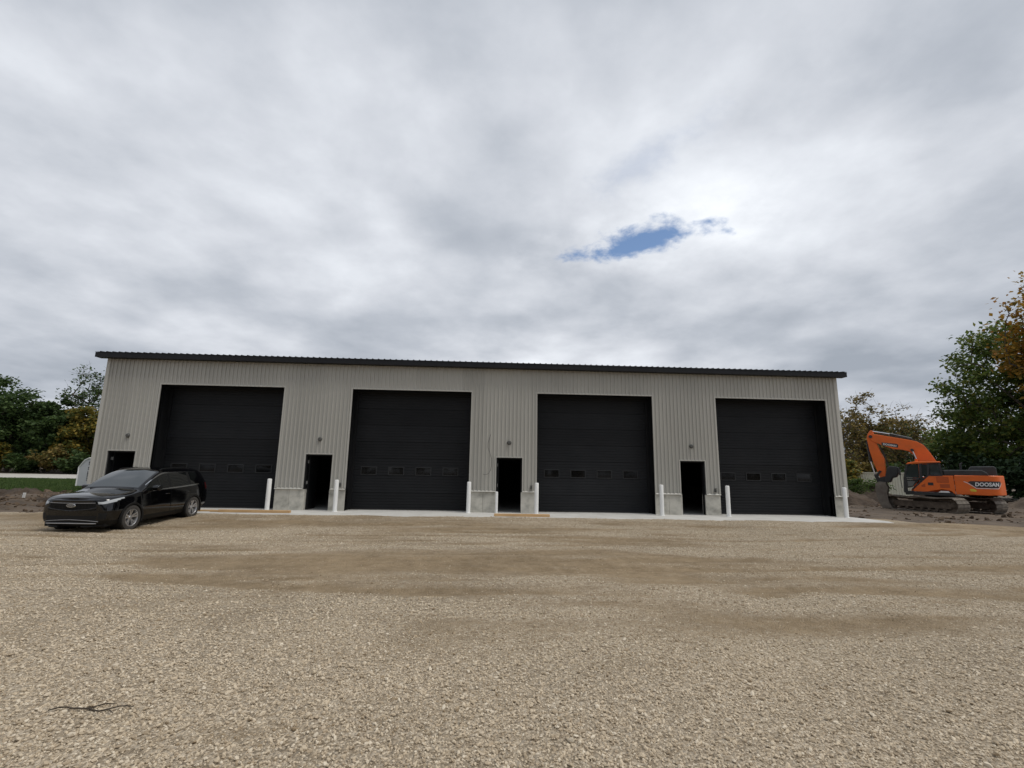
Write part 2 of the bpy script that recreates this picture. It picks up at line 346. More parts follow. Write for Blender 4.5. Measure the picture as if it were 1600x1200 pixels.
# ------------------------------------------------------------------ ground
def T(x, y):
    x = np.asarray(x, float); y = np.asarray(y, float)
    z = -0.14 * ss((-1.6 - y) / 3.4)
    z = z - 0.28 * ss((x - 28.4) / 7) * ss((y + 9) / 10)
    z = z + 0.030 * np.clip(y - 36, 0, 24) * ss((4 - x) / 10)
    z = z + (fbm(x / 6 + 3, y / 6, 3) - .5) * 0.05 * ss((-y - 3) / 4)
    return z
def yard_edge(x):
    x = np.asarray(x, float)
    b = np.where(x < -1.2, -2.0 - 0.25 * ss((-x - 1.2) / 3), -1.75 - 0.010 * x)
    b = b + ss((x - 28.2) / 4) * 0.7
    return b + (fbm(x / 1.3, x * 0 + 2.2, 4) - .5) * 0.62 + (fbm(x / .25, x * 0 + 8.2, 2) - .5) * 0.12
TRK = [(-3.9, .004, .0), (-5.5, .0042, .0), (-7.1, .006, .05), (-8.7, .0062, .05), (-6.2, -.004, -.06), (-10.4, .0075, -.04), (-11.9, .0078, -.04), (-9.6, -.003, .09), (-4.6, .001, .03)]
def tracks(x, y):
    x = np.asarray(x, float); y = np.asarray(y, float); t = 0.0 * x; wob = (fbm(x / 3 + 50, y / 3, 3) - .5) * .7
    for i, (y0, k, m) in enumerate(TRK):
        d = y + wob - (y0 + k * (x - 13) ** 2 + m * (x - 13)); t = t + np.exp(-(d / .17) ** 2) * ss((fbm(x / 3.5 + 13 * i, x * 0 + i, 3) - .38) / .25)
    return np.clip(t, 0, 1)
def dirt_map(x, y):
    x = np.asarray(x, float); y = np.asarray(y, float)
    yy = y + 0.0055 * (x - 13) ** 2 + (fbm(x / 4, y / 4 + 9, 3) - .5) * 2.2
    n = .62 * fbm(x / 5.5 + 1.7, yy / .85, 5, .66) + .38 * fbm(x / 2.2 + 31, y / 1.6 + 4, 5, .6)
    band = np.exp(-((y + 9.4) / 3.9) ** 2) * np.exp(-((x - 13.2) / 6.2) ** 4)
    sweep = np.exp(-((y + 12.9 - .10 * (x - 18)) / 1.1) ** 2) * ss((x - 14) / 3)
    left = np.exp(-((y + 4.4) / 1.2) ** 2) * ss((11 - x) / 4)
    near_wall = np.exp(-((y + 3.2) / 1.5) ** 2)
    right = ss((x - 27) / 5) * ss((y + 4.5) / 3)
    a = (n - .5) * 2.6 + .60 * band + .42 * sweep + .30 * left + .26 * near_wall + 1.0 * right + .34 * tracks(x, y) - .45 * ss((-13.3 - y) / 1.8)
    return .95 * ss((a + .05) / .80)
def rut(x, y):
    yy = y + 0.006 * (x - 13) ** 2 + (fbm(x / 5, y / 5 + 9, 2) - .5) * 1.2
    return ((fbm(x / 4.5, yy / .22, 3, .6) - .5) * ss((y + 15) / 3) - .55 * tracks(x, y)) * ss((-1.8 - y) / 1.0)
def ax(lo, a, b, hi, st, g=1.22):
    c = list(np.arange(a, b + st * .5, st)); s = st; p = a; pre = []
    while p > lo: s *= g; p -= s; pre.append(p)
    s = st; p = c[-1]
    while p < hi: s *= g; p += s; c.append(p)
    return np.array(pre[::-1] + c)
def sheet(name, xs, ys, fn, m, smooth=True):
    X, Y = np.meshgrid(xs, ys); Z = fn(X, Y); nx, ny = len(xs), len(ys)
    i = np.arange(nx * ny).reshape(ny, nx); f = np.stack([i[:-1, :-1], i[:-1, 1:], i[1:, 1:], i[1:, :-1]], -1).reshape(-1, 4)
    me = npmesh(name, np.stack([X, Y, Z], -1).reshape(-1, 3), f, m, smooth)
    return link(name, me), X, Y
def ground_z(X, Y):
    foot = ss((X + 1.6) / .6) * ss((29.3 - X) / .6) * ss((Y + 2.6) / .5) * ss((16 - Y) / 1)
    z = T(X, Y) - 0.03
    left = ss((-1.0 - X) / 2) * ss((Y + 2.6) / 1.2) * ss((9.5 - Y) / 2.5) * ss((X + 34) / 6)
    rightz = ss((X - 29.3) / 2) * ss((Y + 1.5) / 3) * ss((46 - Y) / 8)
    rough = (fbm(X / 1.5, Y / 1.1, 5, .62) - .42) * 0.50
    z = z + left * (np.clip(rough, -.05, 1) + 0.04)
    z = z + rightz * (fbm(X / 1.8 + 7, Y / .9, 5, .6) - .5) * 0.20
    return z * (1 - foot) - 0.22 * foot
g, _, _ = sheet('ground', ax(-900, -18, 48, 900, .22), ax(-500, -3, 22, 1200, .22), ground_z, 'soil_dry'); tag(g, 'brown bare soil ground around the building', kind='structure')
def yard_z(X, Y):
    inside = np.clip((yard_edge(X) - Y) / .35, -1, 1)
    return T(X, Y) + 0.035 * inside + rut(X, Y) * 0.05
y, X, Y = sheet('gravel_yard', ax(-60, -2, 30, 90, .11), ax(-60, -19.4, -1.0, -0.2, .09), yard_z, 'yard'); tag(y, 'tan crushed gravel yard in front of the building', kind='structure')
at = y.data.attributes.new('dirt', 'FLOAT', 'POINT'); at.data.foreach_set('value', (np.clip(dirt_map(X, Y) + np.clip(-rut(X, Y) * 1.2, -.2, .35), 0, 1)).ravel().astype(np.float32))
def lawn_z(X, Y):
    b = 7.6 + (fbm(X / 2, X * 0, 3) - .5) * 1.6
    inside = np.clip((Y - b) / .5, -1, 1) * np.clip((-1.6 - X) / .4, -1, 1)
    return T(X, Y) + np.where(inside > 0, .05 * inside, .3 * inside) + (fbm(X / 1.2, Y / 1.2, 3) - .5) * .05
lw, _, _ = sheet('lawn', ax(-140, -30, -2, -1, .4), ax(6, 7, 20, 37, .3), lawn_z, 'lawn'); tag(lw, 'mown green lawn left of the building', kind='structure')
rd, _, _ = sheet('road', np.linspace(-160, -1, 80), np.linspace(36.2, 45.6, 8), lambda X, Y: T(X, Y) + .09 - .02 * np.abs(Y - 41) / 5, 'road_gravel'); tag(rd, 'pale gravel road beyond the lawn', kind='structure')

# gravel stones, clods and grass: instanced geometry
def blob_mesh(name, seed, m, flat=0.65, sub=1):
    import bmesh
    bm = bmesh.new(); bmesh.ops.create_icosphere(bm, subdivisions=sub, radius=1.0); r = np.random.default_rng(seed)
    cuts = [Vector(c).normalized() for c in r.normal(size=(5, 3))]; dd = r.uniform(.55, .85, 5)
    for vv in bm.verts:
        p = vv.co.copy()
        for c, d in zip(cuts, dd):
            q = p.dot(c)
            if q > d: p -= c * (q - d)
        p *= 1 + r.uniform(-.1, .1); vv.co = (p.x * r.uniform(.95, 1.05), p.y * .78, p.z * flat)
    me = bpy.data.meshes.new(name); bm.to_mesh(me); bm.free(); me.materials.append(MATS[m]); return me
def scatter(name, pts, scl, rot, metas, m, label, idx=None):
    me = bpy.data.meshes.new(name); me.vertices.add(len(pts)); me.vertices.foreach_set('co', np.asarray(pts, np.float32).ravel())
    a = me.attributes.new('rot', 'FLOAT_VECTOR', 'POINT'); a.data.foreach_set('vector', np.asarray(rot, np.float32).ravel())
    a = me.attributes.new('scl', 'FLOAT_VECTOR', 'POINT'); a.data.foreach_set('vector', np.asarray(scl, np.float32).ravel())
    a = me.attributes.new('idx', 'INT', 'POINT'); a.data.foreach_set('value', (rng.integers(0, len(metas), len(pts)) if idx is None else idx).astype(np.int32))
    me.materials.append(MATS[m])
    c = bpy.data.collections.new(name + '_shapes')
    for q in metas: c.objects.link(bpy.data.objects.new(q.name, q))
    o = link(name, me)
    t = bpy.data.node_groups.new(name, 'GeometryNodeTree'); t.interface.new_socket('Geometry', in_out='INPUT', socket_type='NodeSocketGeometry'); t.interface.new_socket('Geometry', in_out='OUTPUT', socket_type='NodeSocketGeometry')
    n = t.nodes; gi = n.new('NodeGroupInput'); go = n.new('NodeGroupOutput'); ip = n.new('GeometryNodeInstanceOnPoints'); ci = n.new('GeometryNodeCollectionInfo')
    ci.inputs['Collection'].default_value = c; ci.inputs['Separate Children'].default_value = True; ci.inputs['Reset Children'].default_value = True
    def na(nm, ty):
        q = n.new('GeometryNodeInputNamedAttribute'); q.data_type = ty; q.inputs['Name'].default_value = nm; return q.outputs['Attribute']
    l = t.links; l.new(gi.outputs[0], ip.inputs['Points']); l.new(ci.outputs[0], ip.inputs['Instance']); ip.inputs['Pick Instance'].default_value = True
    l.new(na('idx', 'INT'), ip.inputs['Instance Index']); l.new(na('rot', 'FLOAT_VECTOR'), ip.inputs['Rotation']); l.new(na('scl', 'FLOAT_VECTOR'), ip.inputs['Scale'])
    l.new(ip.outputs[0], go.inputs[0]); md = o.modifiers.new('scatter', 'NODES'); md.node_group = t
    return tag(o, label, kind='stuff')
def gravel():
    n = 1150000
    r = np.sqrt(rng.uniform(1.6 ** 2, 19.5 ** 2, n)); a = rng.uniform(-R(66), R(66), n) + 0.05
    x = CAMP[0] + r * np.sin(a); yv = CAMP[1] + r * np.cos(a)
    area = (19.5 ** 2 - 1.6 ** 2) * R(66); dens = n / area
    want = np.where(r < 5, 2650, 2650 * (5 / r) ** 1.25)
    D = dirt_map(x, yv); want = want * (1 - .88 * D) * (0.72 + 0.5 * fbm(x / 1.1 + 4, yv / .8, 3))
    keep = (rng.random(n) < want / dens) & (yv < yard_edge(x) - .05)
    x, yv, r, D = x[keep], yv[keep], r[keep], D[keep]; k = len(x)
    s = np.clip(rng.lognormal(math.log(.0088), .38, k), .004, .026)
    s = s * (1 - .2 * D) * (1 + .012 * np.clip(r - 6, 0, 12))
    z = yard_z(x, yv) + s * (rng.uniform(-.25, .6, k) - .5 * D)
    return np.stack([x, yv, z], 1), np.stack([s * rng.uniform(.8, 1.35, k), s, s * rng.uniform(.8, 1.2, k)], 1), np.stack([rng.normal(0, .45, k), rng.normal(0, .45, k), rng.uniform(0, 6.28, k)], 1), np.where(rng.random(k) < np.clip(D * 1.1, 0, .85), 5 + rng.integers(0, 4, k), rng.integers(0, 5, k))
stones = [blob_mesh('gravel_stone_%d' % i, 100 + i, 'stone' if i < 5 else 'stone_dusty') for i in range(9)]
p_, s_, r_, i_ = gravel(); print('stones', len(p_))
scatter('gravel', p_, s_, r_, stones, 'stone', 'loose tan gravel stones covering the yard', i_)
def clods():
    n = 26000
    xa = rng.uniform(-24, -1.2, n // 2); ya = rng.uniform(-2.3, 9.5, n // 2); xb = rng.uniform(28.6, 62, n - n // 2); yb = rng.uniform(-2.0, 34, n - n // 2)
    x = np.append(xa, xb); yv = np.append(ya, yb); keep = rng.random(n) < ss((fbm(x / 2, yv / 2, 3) - .38) / .3)
    keep &= ~((x > 28) & (yv < 0.5) & (rng.random(n) < .75))
    x, yv = x[keep], yv[keep]; k = len(x); s = np.clip(rng.lognormal(math.log(.045), .6, k), .015, .24)
    return np.stack([x, yv, ground_z(x, yv) + s * .15], 1), np.stack([s * 1.2, s, s * .8], 1), np.stack([rng.normal(0, .5, k), rng.normal(0, .5, k), rng.uniform(0, 6.28, k)], 1)
p_, s_, r_ = clods()
scatter('soil_clods', p_, s_, r_, [blob_mesh('soil_clod', 200 + i, 'clod', .8) for i in range(4)], 'clod', 'loose dark soil clods on the disturbed ground')
def tuft(seed):
    r = np.random.default_rng(seed); b = MB()
    for i in range(9):
        a = r.uniform(0, 6.28); d = r.uniform(.0, .5); h = r.uniform(.5, 1.0); ln = r.uniform(.1, .5); c, s = math.cos(a), math.sin(a); wv = .07
        b.add([(d * c - s * wv, d * s + c * wv, 0), (d * c + s * wv, d * s - c * wv, 0), ((d + ln) * c, (d + ln) * s, h)], [(0, 1, 2)])
    return b.mesh('grass_tuft', 'grass_blade')
def grass():
    n = 60000; x = rng.uniform(-48, -2, n); yv = rng.uniform(7, 36, n); b = 7.6 + (fbm(x / 2, x * 0, 3) - .5) * 1.6
    keep = (yv > b - .3 * rng.random(n)) & (rng.random(n) < .5 + .8 * fbm(x / 3, yv / 3, 3)); x, yv = x[keep], yv[keep]; k = len(x); s = rng.uniform(.08, .17, k)
    return np.stack([x, yv, lawn_z(x, yv) - .01], 1), np.stack([s * 1.6, s * 1.6, s], 1), np.stack([x * 0, x * 0, rng.uniform(0, 6.28, k)], 1)
p_, s_, r_ = grass()
scatter('grass', p_, s_, r_, [tuft(300 + i) for i in range(4)], 'grass_blade', 'short green grass of the lawn')

# ------------------------------------------------------------------ the metal building
XL, XR, HT = -1.42, 27.977, 5.66
DW, DS, DH, DX0 = 4.701, 7.3508, 4.693, 0.69
MO, MH, MW, CT = 0.578, 2.106, 1.02, 0.784
BD, REV = 15.0, 0.65
DOORS = [(DX0 + i * DS, DX0 + i * DS + DW) for i in range(4)]
MDS = [(DX0 + i * DS - MO - MW, DX0 + i * DS - MO) for i in range(4)]
B = empty('metal_building', ((XL + XR) / 2, 0, 0), 0, 'long beige ribbed steel shop building with black overhead doors', 'building')
BX = (XL + XR) / 2
def bb(mb, name, m, parent=B, **k):
    if parent is B: mb.v = [(x - BX, y, z) for x, y, z in mb.v]
    else:
        pl = parent.matrix_basis.translation; mb.v = [(x - BX - pl.x, y - pl.y, z - pl.z) for x, y, z in mb.v]
    return mb.build(name, m, parent, **k)
PROF = [(0, 0), (.100, 0), (.108, -.032), (.140, -.032), (.152, 0)]
PER = .1524
def openings_at(x):
    for a, b in DOORS:
        if a < x < b: return DH
    for a, b in MDS:
        if a < x < b: return MH
    return CT
x = XL + .06; sheets = []
while x < XR - .07:
    sheets.append((x, min(x + 6 * PER, XR - .06))); x += 6 * PER
for (xa, xb) in sheets:
    xs = [];
    k = 0
    while xa + k * PER < xb:
        for px, d in PROF: xs.append((xa + k * PER + px, d))
        k += 1
    def depth(q):
        t = (q - xa) % PER
        return float(np.interp(t, [p[0] for p in PROF] + [PER], [p[1] for p in PROF] + [0]))
    cuts = sorted(set([round(q, 4) for q, _ in xs if q < xb] + [xb] + [e for ab in DOORS + MDS for e in ab if xa < e < xb]))
    jit = random.Random(int(xa * 100)).uniform(-.004, .0)
    b = MB(); runs = {}
    for q0, q1 in zip(cuts, cuts[1:]):
        zb = openings_at((q0 + q1) / 2) + (.02 if openings_at((q0 + q1) / 2) == CT else 0)
        d0 = depth(q0 + 1e-5); d1 = depth(q1 - 1e-5)
        b.add([(q0, -.012 + d0 + jit, zb), (q1, -.012 + d1 + jit, zb), (q1, -.012 + d1 + jit, HT), (q0, -.012 + d0 + jit, HT)], [(0, 1, 2, 3)])
    bb(b, 'siding_panel', 'siding')
# framing shell behind the sheets, side and back walls
b = MB()
cuts = sorted(set([XL + .01, XR - .01] + [e for ab in DOORS + MDS for e in ab]))
for q0, q1 in zip(cuts, cuts[1:]):
    zb = openings_at((q0 + q1) / 2); b.box(q0, q1, .004, .20, max(zb, CT), HT)
b.box(XL + .012, XL + .2, .2, BD, CT, HT); b.box(XR - .2, XR - .012, .2, BD, CT, HT); b.box(XL + .01, XR - .01, BD - .2, BD, 0, HT).box(XL + .02, XR - .02, .02, BD - .02, HT + .022, HT + .06)
b.box(XL + .012, XL + .2, .31, BD, 0, CT).box(XR - .2, XR - .012, .31, BD, 0, CT)
bb(b, 'wall_core', 'interior')
gab = lambda q: 5.68 + (BD / 2 + .3 - abs(q - BD / 2)) * .11 - .03
for sx, nm in ((XL, -1), (XR, 1)):
    b = MB(); yy = .0
    while yy < BD - PER:
        for (p0, d0), (p1, d1) in zip(PROF, PROF[1:]):
            b.add([(sx + nm * (.0 - d0), yy + p0, CT), (sx + nm * (.0 - d1), yy + p1, CT), (sx + nm * (.0 - d1), yy + p1, gab(yy + p1)), (sx + nm * (.0 - d0), yy + p0, gab(yy + p0))], [(0, 1, 2, 3)])
        yy += .152
    bb(b, 'side_siding', 'siding')
    b = MB().box(min(sx, sx - nm * .25), max(sx, sx - nm * .25), .3, BD, -.2, CT - .002); bb(b, 'foundation_wall', 'concrete_wall')
# corner, base, jamb and head trims
b = MB().box(XL - .035, XL + .09, -.045, -.002, CT + .0, HT).box(XL - .035, XL - .002, -.002, .12, CT, HT); bb(b, 'corner_trim', 'trim_beige')
b = MB().box(XR - .09, XR + .035, -.045, -.002, CT + .0, HT).box(XR + .002, XR + .035, -.002, .12, CT, HT); bb(b, 'corner_trim', 'trim_beige')
for (a, c) in DOORS:
    b = MB().box(a - .055, a, -.042, .0, CT + .05, DH + .055).box(c, c + .055, -.042, .0, CT + .05, DH + .055).box(a, c, -.042, .0, DH, DH + .055); bb(b, 'opening_trim', 'trim_beige')
for (a, c) in MDS:
    b = MB().box(a - .04, a, -.042, .0, CT + .05, MH + .045).box(c, c + .04, -.042, .0, CT + .05, MH + .045).box(a, c, -.042, .0, MH, MH + .045); bb(b, 'opening_trim', 'trim_beige')
edges = [XL]
for i in range(4): edges += [MDS[i][0], MDS[i][1], DOORS[i][0], DOORS[i][1]]
edges += [XR]
for k in range(0, len(edges), 2):
    a, c = edges[k], edges[k + 1]
    la = .04 if k not in (0,) and (k % 4) == 2 else 0.0      # concrete returns a little into the man door
    rc = .05 if (k % 4) == 0 and k < 16 else 0.0
    a2, c2 = a - la, c + rc
    n = max(1, round((c2 - a2) / .62)); stp = (c2 - a2) / n
    for j in range(n):
        b = MB().box(a2 + j * stp + .004, a2 + (j + 1) * stp - .004, .0 + .003 * (j % 2), .30, -.25, CT - .002); bb(b, 'foundation_wall', 'concrete_wall', bevel=.006, seg=1)
    b = MB().box(a2, c2, .02, .29, -.2, CT - .01); bb(b, 'foundation_core', 'concrete_wall')
    b = MB().add([(a, -.012, CT + .055), (c, -.012, CT + .055), (c, -.06, CT + .01), (a, -.06, CT + .01), (c, -.06, CT - .006), (a, -.06, CT - .006), (c, -.004, CT - .006), (a, -.004, CT - .006)],
                 [(0, 1, 2, 3)[::-1], (3, 2, 4, 5)[::-1], (5, 4, 6, 7)[::-1]]); bb(b, 'base_trim', 'trim_beige')
# overhead doors
SECN = 7; SH = DH / SECN
for i, (a, c) in enumerate(DOORS):
    b = MB().box(a - .06, a, .012, REV + .12, 0.0, DH + .06).box(c, c + .06, .012, REV + .12, 0.0, DH + .06).box(a, c, .012, REV + .12, DH, DH + .06)
    b.box(a, a + .09, REV - .06, REV - .012, 0, DH).box(c - .09, c, REV - .06, REV - .012, 0, DH).box(a + .09, c - .09, REV - .06, REV - .012, DH - .09, DH)
    b.box(a - .02, a + .005, .10, .16, 0, DH).box(c - .005, c + .02, .10, .16, 0, DH)
    D = bb(b, 'overhead_door', 'black_steel'); 
    wins = [a + .30 + DW * .02 + k * 1.083 for k in range(4)]; WW, WZ0, WZ1 = .565, 1.385, 1.655
    for sct in range(SECN):
        z0 = sct * SH + .004; z1 = (sct + 1) * SH - .004
        # horizontal ribs across the section
        nr = 6; prof = []
        for q in range(nr):
            zz = z0 + (z1 - z0) * q / nr; h = (z1 - z0) / nr
            prof += [(zz, 0.0), (zz + h * .66, 0.0), (zz + h * .74, .011), (zz + h * .92, .011)]
        prof.append((z1, 0.0)); b = MB()
        haswin = z0 < 1.5 < z1
        zc = sorted(set([p[0] for p in prof] + ([WZ0, WZ1] if haswin else [])))
        segs = [(a + .012, c - .012)]
        if haswin:
            segs = []; p = a + .012
            for wx in wins: segs += [(p, wx, 1), (wx, wx + WW, 0)]; p = wx + WW
            segs.append((p, c - .012, 1))
        for za, zb in zip(zc, zc[1:]):
            da = float(np.interp(za + 1e-5, [p[0] for p in prof], [p[1] for p in prof])); db = float(np.interp(zb - 1e-5, [p[0] for p in prof], [p[1] for p in prof]))
            for sg in segs:
                if len(sg) == 3 and sg[2] == 0 and WZ0 - 1e-4 <= za and zb <= WZ1 + 1e-4: continue
                b.add([(sg[0], REV + da, za), (sg[1], REV + da, za), (sg[1], REV + db, zb), (sg[0], REV + db, zb)], [(0, 1, 2, 3)])
        b.box(a + .012, c - .012, REV + .05, REV + .055, z0 if not haswin else z1 - .05, z1 + .03)
        bb(b, 'door_section', 'door_black', D)
    b = MB().box(a + .012, c - .012, REV - .008, REV + .03, .0, .035); bb(b, 'bottom_seal', 'rubber', D)
    for wx in wins:
        b = MB().box(wx - .035, wx + WW + .035, REV - .014, REV + .02, WZ1, WZ1 + .035).box(wx - .035, wx + WW + .035, REV - .014, REV + .02, WZ0 - .035, WZ0)
        b.box(wx - .035, wx, REV - .014, REV + .02, WZ0, WZ1).box(wx + WW, wx + WW + .035, REV - .014, REV + .02, WZ0, WZ1); bb(b, 'window_frame', 'frame_grey', D)
        b = MB().box(wx, wx + WW, REV + .004, REV + .016, WZ0, WZ1); bb(b, 'window_pane', 'dark_glass', D)
# man doors stand open inwards, leaf against the inside
for i, (a, c) in enumerate(MDS):
    b = MB().box(a - .03, a + .045, .05, .24, 0, MH).box(c - .045, c + .03, .05, .24, 0, MH).box(a + .045, c - .045, .05, .24, MH - .05, MH + .03)
    F = bb(b, 'man_door', 'black_steel')
    for hz in (.24, 1.03, 1.82):
        b = MB().tube([(a + .058, .215, hz - .06), (a + .058, .215, hz + .06)], .012, 8).box(a + .0455, a + .049, .13, .21, hz - .055, hz + .055); bb(b, 'hinge', 'steel_grey', F)
    b = MB().box(a + .062, a + .107, .235, 1.13, .012, MH - .06); bb(b, 'door_leaf', 'black_steel', F)
    b = MB().box(a + .05, c - .05, .06, .23, .001, .014); bb(b, 'threshold', 'steel_grey', F)
# wall fittings
for i, (a, c) in enumerate(MDS):
    mx_ = (a + c) / 2 + (.15 if i == 0 else -.02)
    b = MB().lathe([(.0, -.005), (.085, -.005), (.085, .02), (.062, .055), (.05, .075), (0, .075)], 16); b.v = [(x_ + mx_, -.03 - y_, z_ + 2.69) for x_, y_, z_ in b.v]
    bb(b, 'wall_box', 'lamp_grey', smooth=40)
for i in (1, 2, 3):
    xq = MDS[i][1] + .36; b = MB().box(xq - .035, xq + .035, -.075, -.012, .90, 1.02).tube([(xq, -.06, .95), (xq, -.11, .95), (xq, -.13, .90)], .018, 6); b.box(xq - .05, xq + .05, -.10, -.085, 1.03, 1.05)
    bb(b, 'hose_bib', 'lamp_grey')
b = MB(); pts = [(13.55, -.04, 3.02), (13.52, -.06, 2.90), (13.45, -.07, 2.66), (13.45, -.07, 2.50), (13.53, -.08, 2.28), (13.60, -.08, 2.05), (13.61, -.08, 1.80), (13.57, -.08, 1.60), (13.48, -.09, 1.47), (13.36, -.10, 1.43), (13.28, -.10, 1.46)]
b.tube(pts, .007, 6); bb(b, 'loose_cable', 'cable_black')
# roof with ribs, fascia and soffit
RX0, RX1 = XL - .33, XR + .31; EY = -.30
b = MB(); rp = [(0, 0), (.17, 0), (.185, .026), (.215, .026), (.23, 0)]; xs = []
q = RX0
while q < RX1 - .23:
    xs += [(q + p, d) for p, d in rp[:-1]]; q += .23
xs.append((RX1, 0)); ridge_y = BD / 2; z_e, z_r = 5.865, 5.865 + (ridge_y - EY) * .11
for (xa, da), (xb, db) in zip(xs, xs[1:]):
    b.add([(xa, EY - .03, z_e + da), (xb, EY - .03, z_e + db), (xb, ridge_y, z_r + db), (xa, ridge_y, z_r + da)], [(0, 1, 2, 3)])
    b.add([(xa, BD + .3, z_e + da), (xb, BD + .3, z_e + db), (xb, ridge_y, z_r + db), (xa, ridge_y, z_r + da)], [(3, 2, 1, 0)])
    b.add([(xa, EY - .03, z_e - .012), (xb, EY - .03, z_e - .012), (xb, EY - .03, z_e + db), (xa, EY - .03, z_e + da)], [(0, 1, 2, 3)])
RF = bb(b, 'roof', 'roof_black')
b = MB().box(RX0 + .005, RX1 - .005, EY - .012, EY + .02, z_e - .205, z_e - .014); bb(b, 'fascia', 'roof_black', RF)
b = MB().box(RX0 + .01, RX1 - .01, EY + .02, .0, HT + .005, HT + .02); bb(b, 'soffit', 'roof_black', RF)
for sx, so_ in ((RX0, .005), (RX1, -.025)):
    b = MB().add([(sx + so_ + d, y_, z_) for d in (0, .02) for y_, z_ in ((EY - .01, z_e - .2), (EY - .01, z_e - .016), (ridge_y, z_r - .016), (BD + .3, z_e - .016), (BD + .3, z_e - .2), (ridge_y, z_r - .2))],
                 [(0, 1, 2, 5), (5, 2, 3, 4), (6, 11, 8, 7), (11, 10, 9, 8), (0, 5, 11, 6), (5, 4, 10, 11)]); bb(b, 'rake_trim', 'roof_black', RF)
for sx, dx in ((RX0, .01), (XR + .002, 0.0)):
    wd = XL - .04 - RX0 if sx == RX0 else RX1 - XR - .03
    b = MB().add([(sx + dx, EY + .02, HT + .012), (sx + dx + wd, EY + .02, HT + .012), (sx + dx + wd, ridge_y, HT + .012 + (z_r - z_e)), (sx + dx, ridge_y, HT + .012 + (z_r - z_e))], [(3, 2, 1, 0)]); bb(b, 'rake_soffit', 'roof_black', RF)

# slab: apron and floor
b = MB().plan([(XL - .02, BD - .02), (XL - .02, -.0), (DX0 - 1.9, -2.15), (9, -2.35), (20, -2.45), (27.8, -2.40), (28.15, -1.7), (28.1, -.6), (XR + .02, 0.0), (XR + .02, BD - .02)], -.16, 0.0)
sl = b.build('concrete_slab', 'concrete_slab'); tag(sl, 'pale concrete apron and floor slab under the building', kind='structure')

# ------------------------------------------------------------------ bollards, pipe, lumber
pr = MB().lathe([(.0, 1.165), (.05, 1.163), (.072, 1.150), (.078, 1.13), (.079, .6), (.079, -.02)], 20, 'z').lathe([(.079, .0), (.10, .0), (.10, .012), (.079, .014)], 20, 'z').mesh('bollard', 'white_pvc', 40)
names = ['white bollard at right jamb of the overhead door behind the car', 'white bollard at left jamb of the second overhead door', 'white bollard at right jamb of the second overhead door, beside short pipe',
         'white bollard at left jamb of the third overhead door', 'white bollard at right jamb of the third overhead door', 'white bollard at left jamb of the overhead door nearest the excavator', 'white bollard at right end of the building, nearest the excavator']
bx = [(DOORS[0][1] - .06, -.36), (DOORS[1][0] - .22, -.42), (DOORS[1][1] + .02, -.36), (DOORS[2][0] - .05, -.4), (DOORS[2][1] + .12, -.38), (DOORS[3][0] + .08, -.42), (DOORS[3][1] + .20, -.30)]
random.seed(5)
for nm, (xq, yq) in zip(names, bx):
    o = link('bollard', pr, None, (xq, yq, 0)); o.rotation_euler = (R(random.uniform(-.6, .6)), R(random.uniform(-.6, .6)), random.uniform(0, 6)); tag(o, nm, 'bollard', 'white bollards along the facade')
o = MB().lathe([(.0, .80), (.035, .80), (.05, .79), (.052, .77), (.052, -.02)], 16, 'z').build('pipe_stub', 'white_pvc', None, (13.83, -.14, 0), smooth=40); tag(o, 'short white pipe standing against concrete, left of third man door', 'pipe')
def plank(x0, x1, y_, z, wd, th, rz, label):
    b = MB().box(-(x1 - x0) / 2, (x1 - x0) / 2, -wd / 2, wd / 2, 0, th); o = b.build('lumber_beam', 'lumber', None, ((x0 + x1) / 2, y_, z), (0, 0, rz), bevel=.006, seg=1); tag(o, label, 'beam', 'lumber laid on the apron')
plank(4.05, 6.52, -1.22, .002, .14, .09, -.012, 'long tan timber lying on the apron right of the car')
plank(3.7, 6.0, -1.08, .002, .09, .06, .015, 'darker timber lying just behind the longer one beside the car')
plank(13.72, 15.70, -1.55, .002, .14, .09, -.01, 'single tan timber lying on the apron before third man door')
plank(3.05, 3.75, -.9, .002, .12, .05, .1, 'short dark board end on the apron behind the car tail')
# stick on the gravel
def stick():
    b = MB(); a = np.array([10.47, -15.47, 0]); c = np.array([11.00, -15.43, 0]); pts = []; rad = []
    for k in range(12):
        t = k / 11; p = a + (c - a) * t; p[1] += .02 * math.sin(t * 7) + .015 * math.sin(t * 17); p[2] = float(yard_z(p[0], p[1])) + .016 + .007 * math.sin(t * 9); pts.append(tuple(p)); rad.append(.006 * (1 - .75 * abs(t - .4)))
    b.tube(pts, rad, 6); m_ = pts[5]; b.tube([m_, (m_[0] + .07, m_[1] + .05, m_[2] + .01), (m_[0] + .13, m_[1] + .07, m_[2])], [.006, .005, .002], 5)
    m_ = pts[8]; b.tube([m_, (m_[0] + .08, m_[1] - .07, m_[2] + .005)], [.005, .002], 5)
    o = b.build('stick', 'stick_wood'); tag(o, 'dark broken stick lying on the near gravel', 'stick')
stick()
o = MB().lathe([(.03, .0), (.055, .0), (.055, .36), (.045, .36), (.045, .30)], 14, 'z').build('pipe_stub', 'white_pvc', None, (-7.1, 3.9, float(ground_z(-7.1, 3.9)) - .06), (R(4), R(9), 0)); tag(o, 'white plastic pipe sticking out of the dirt left of the car', 'pipe')

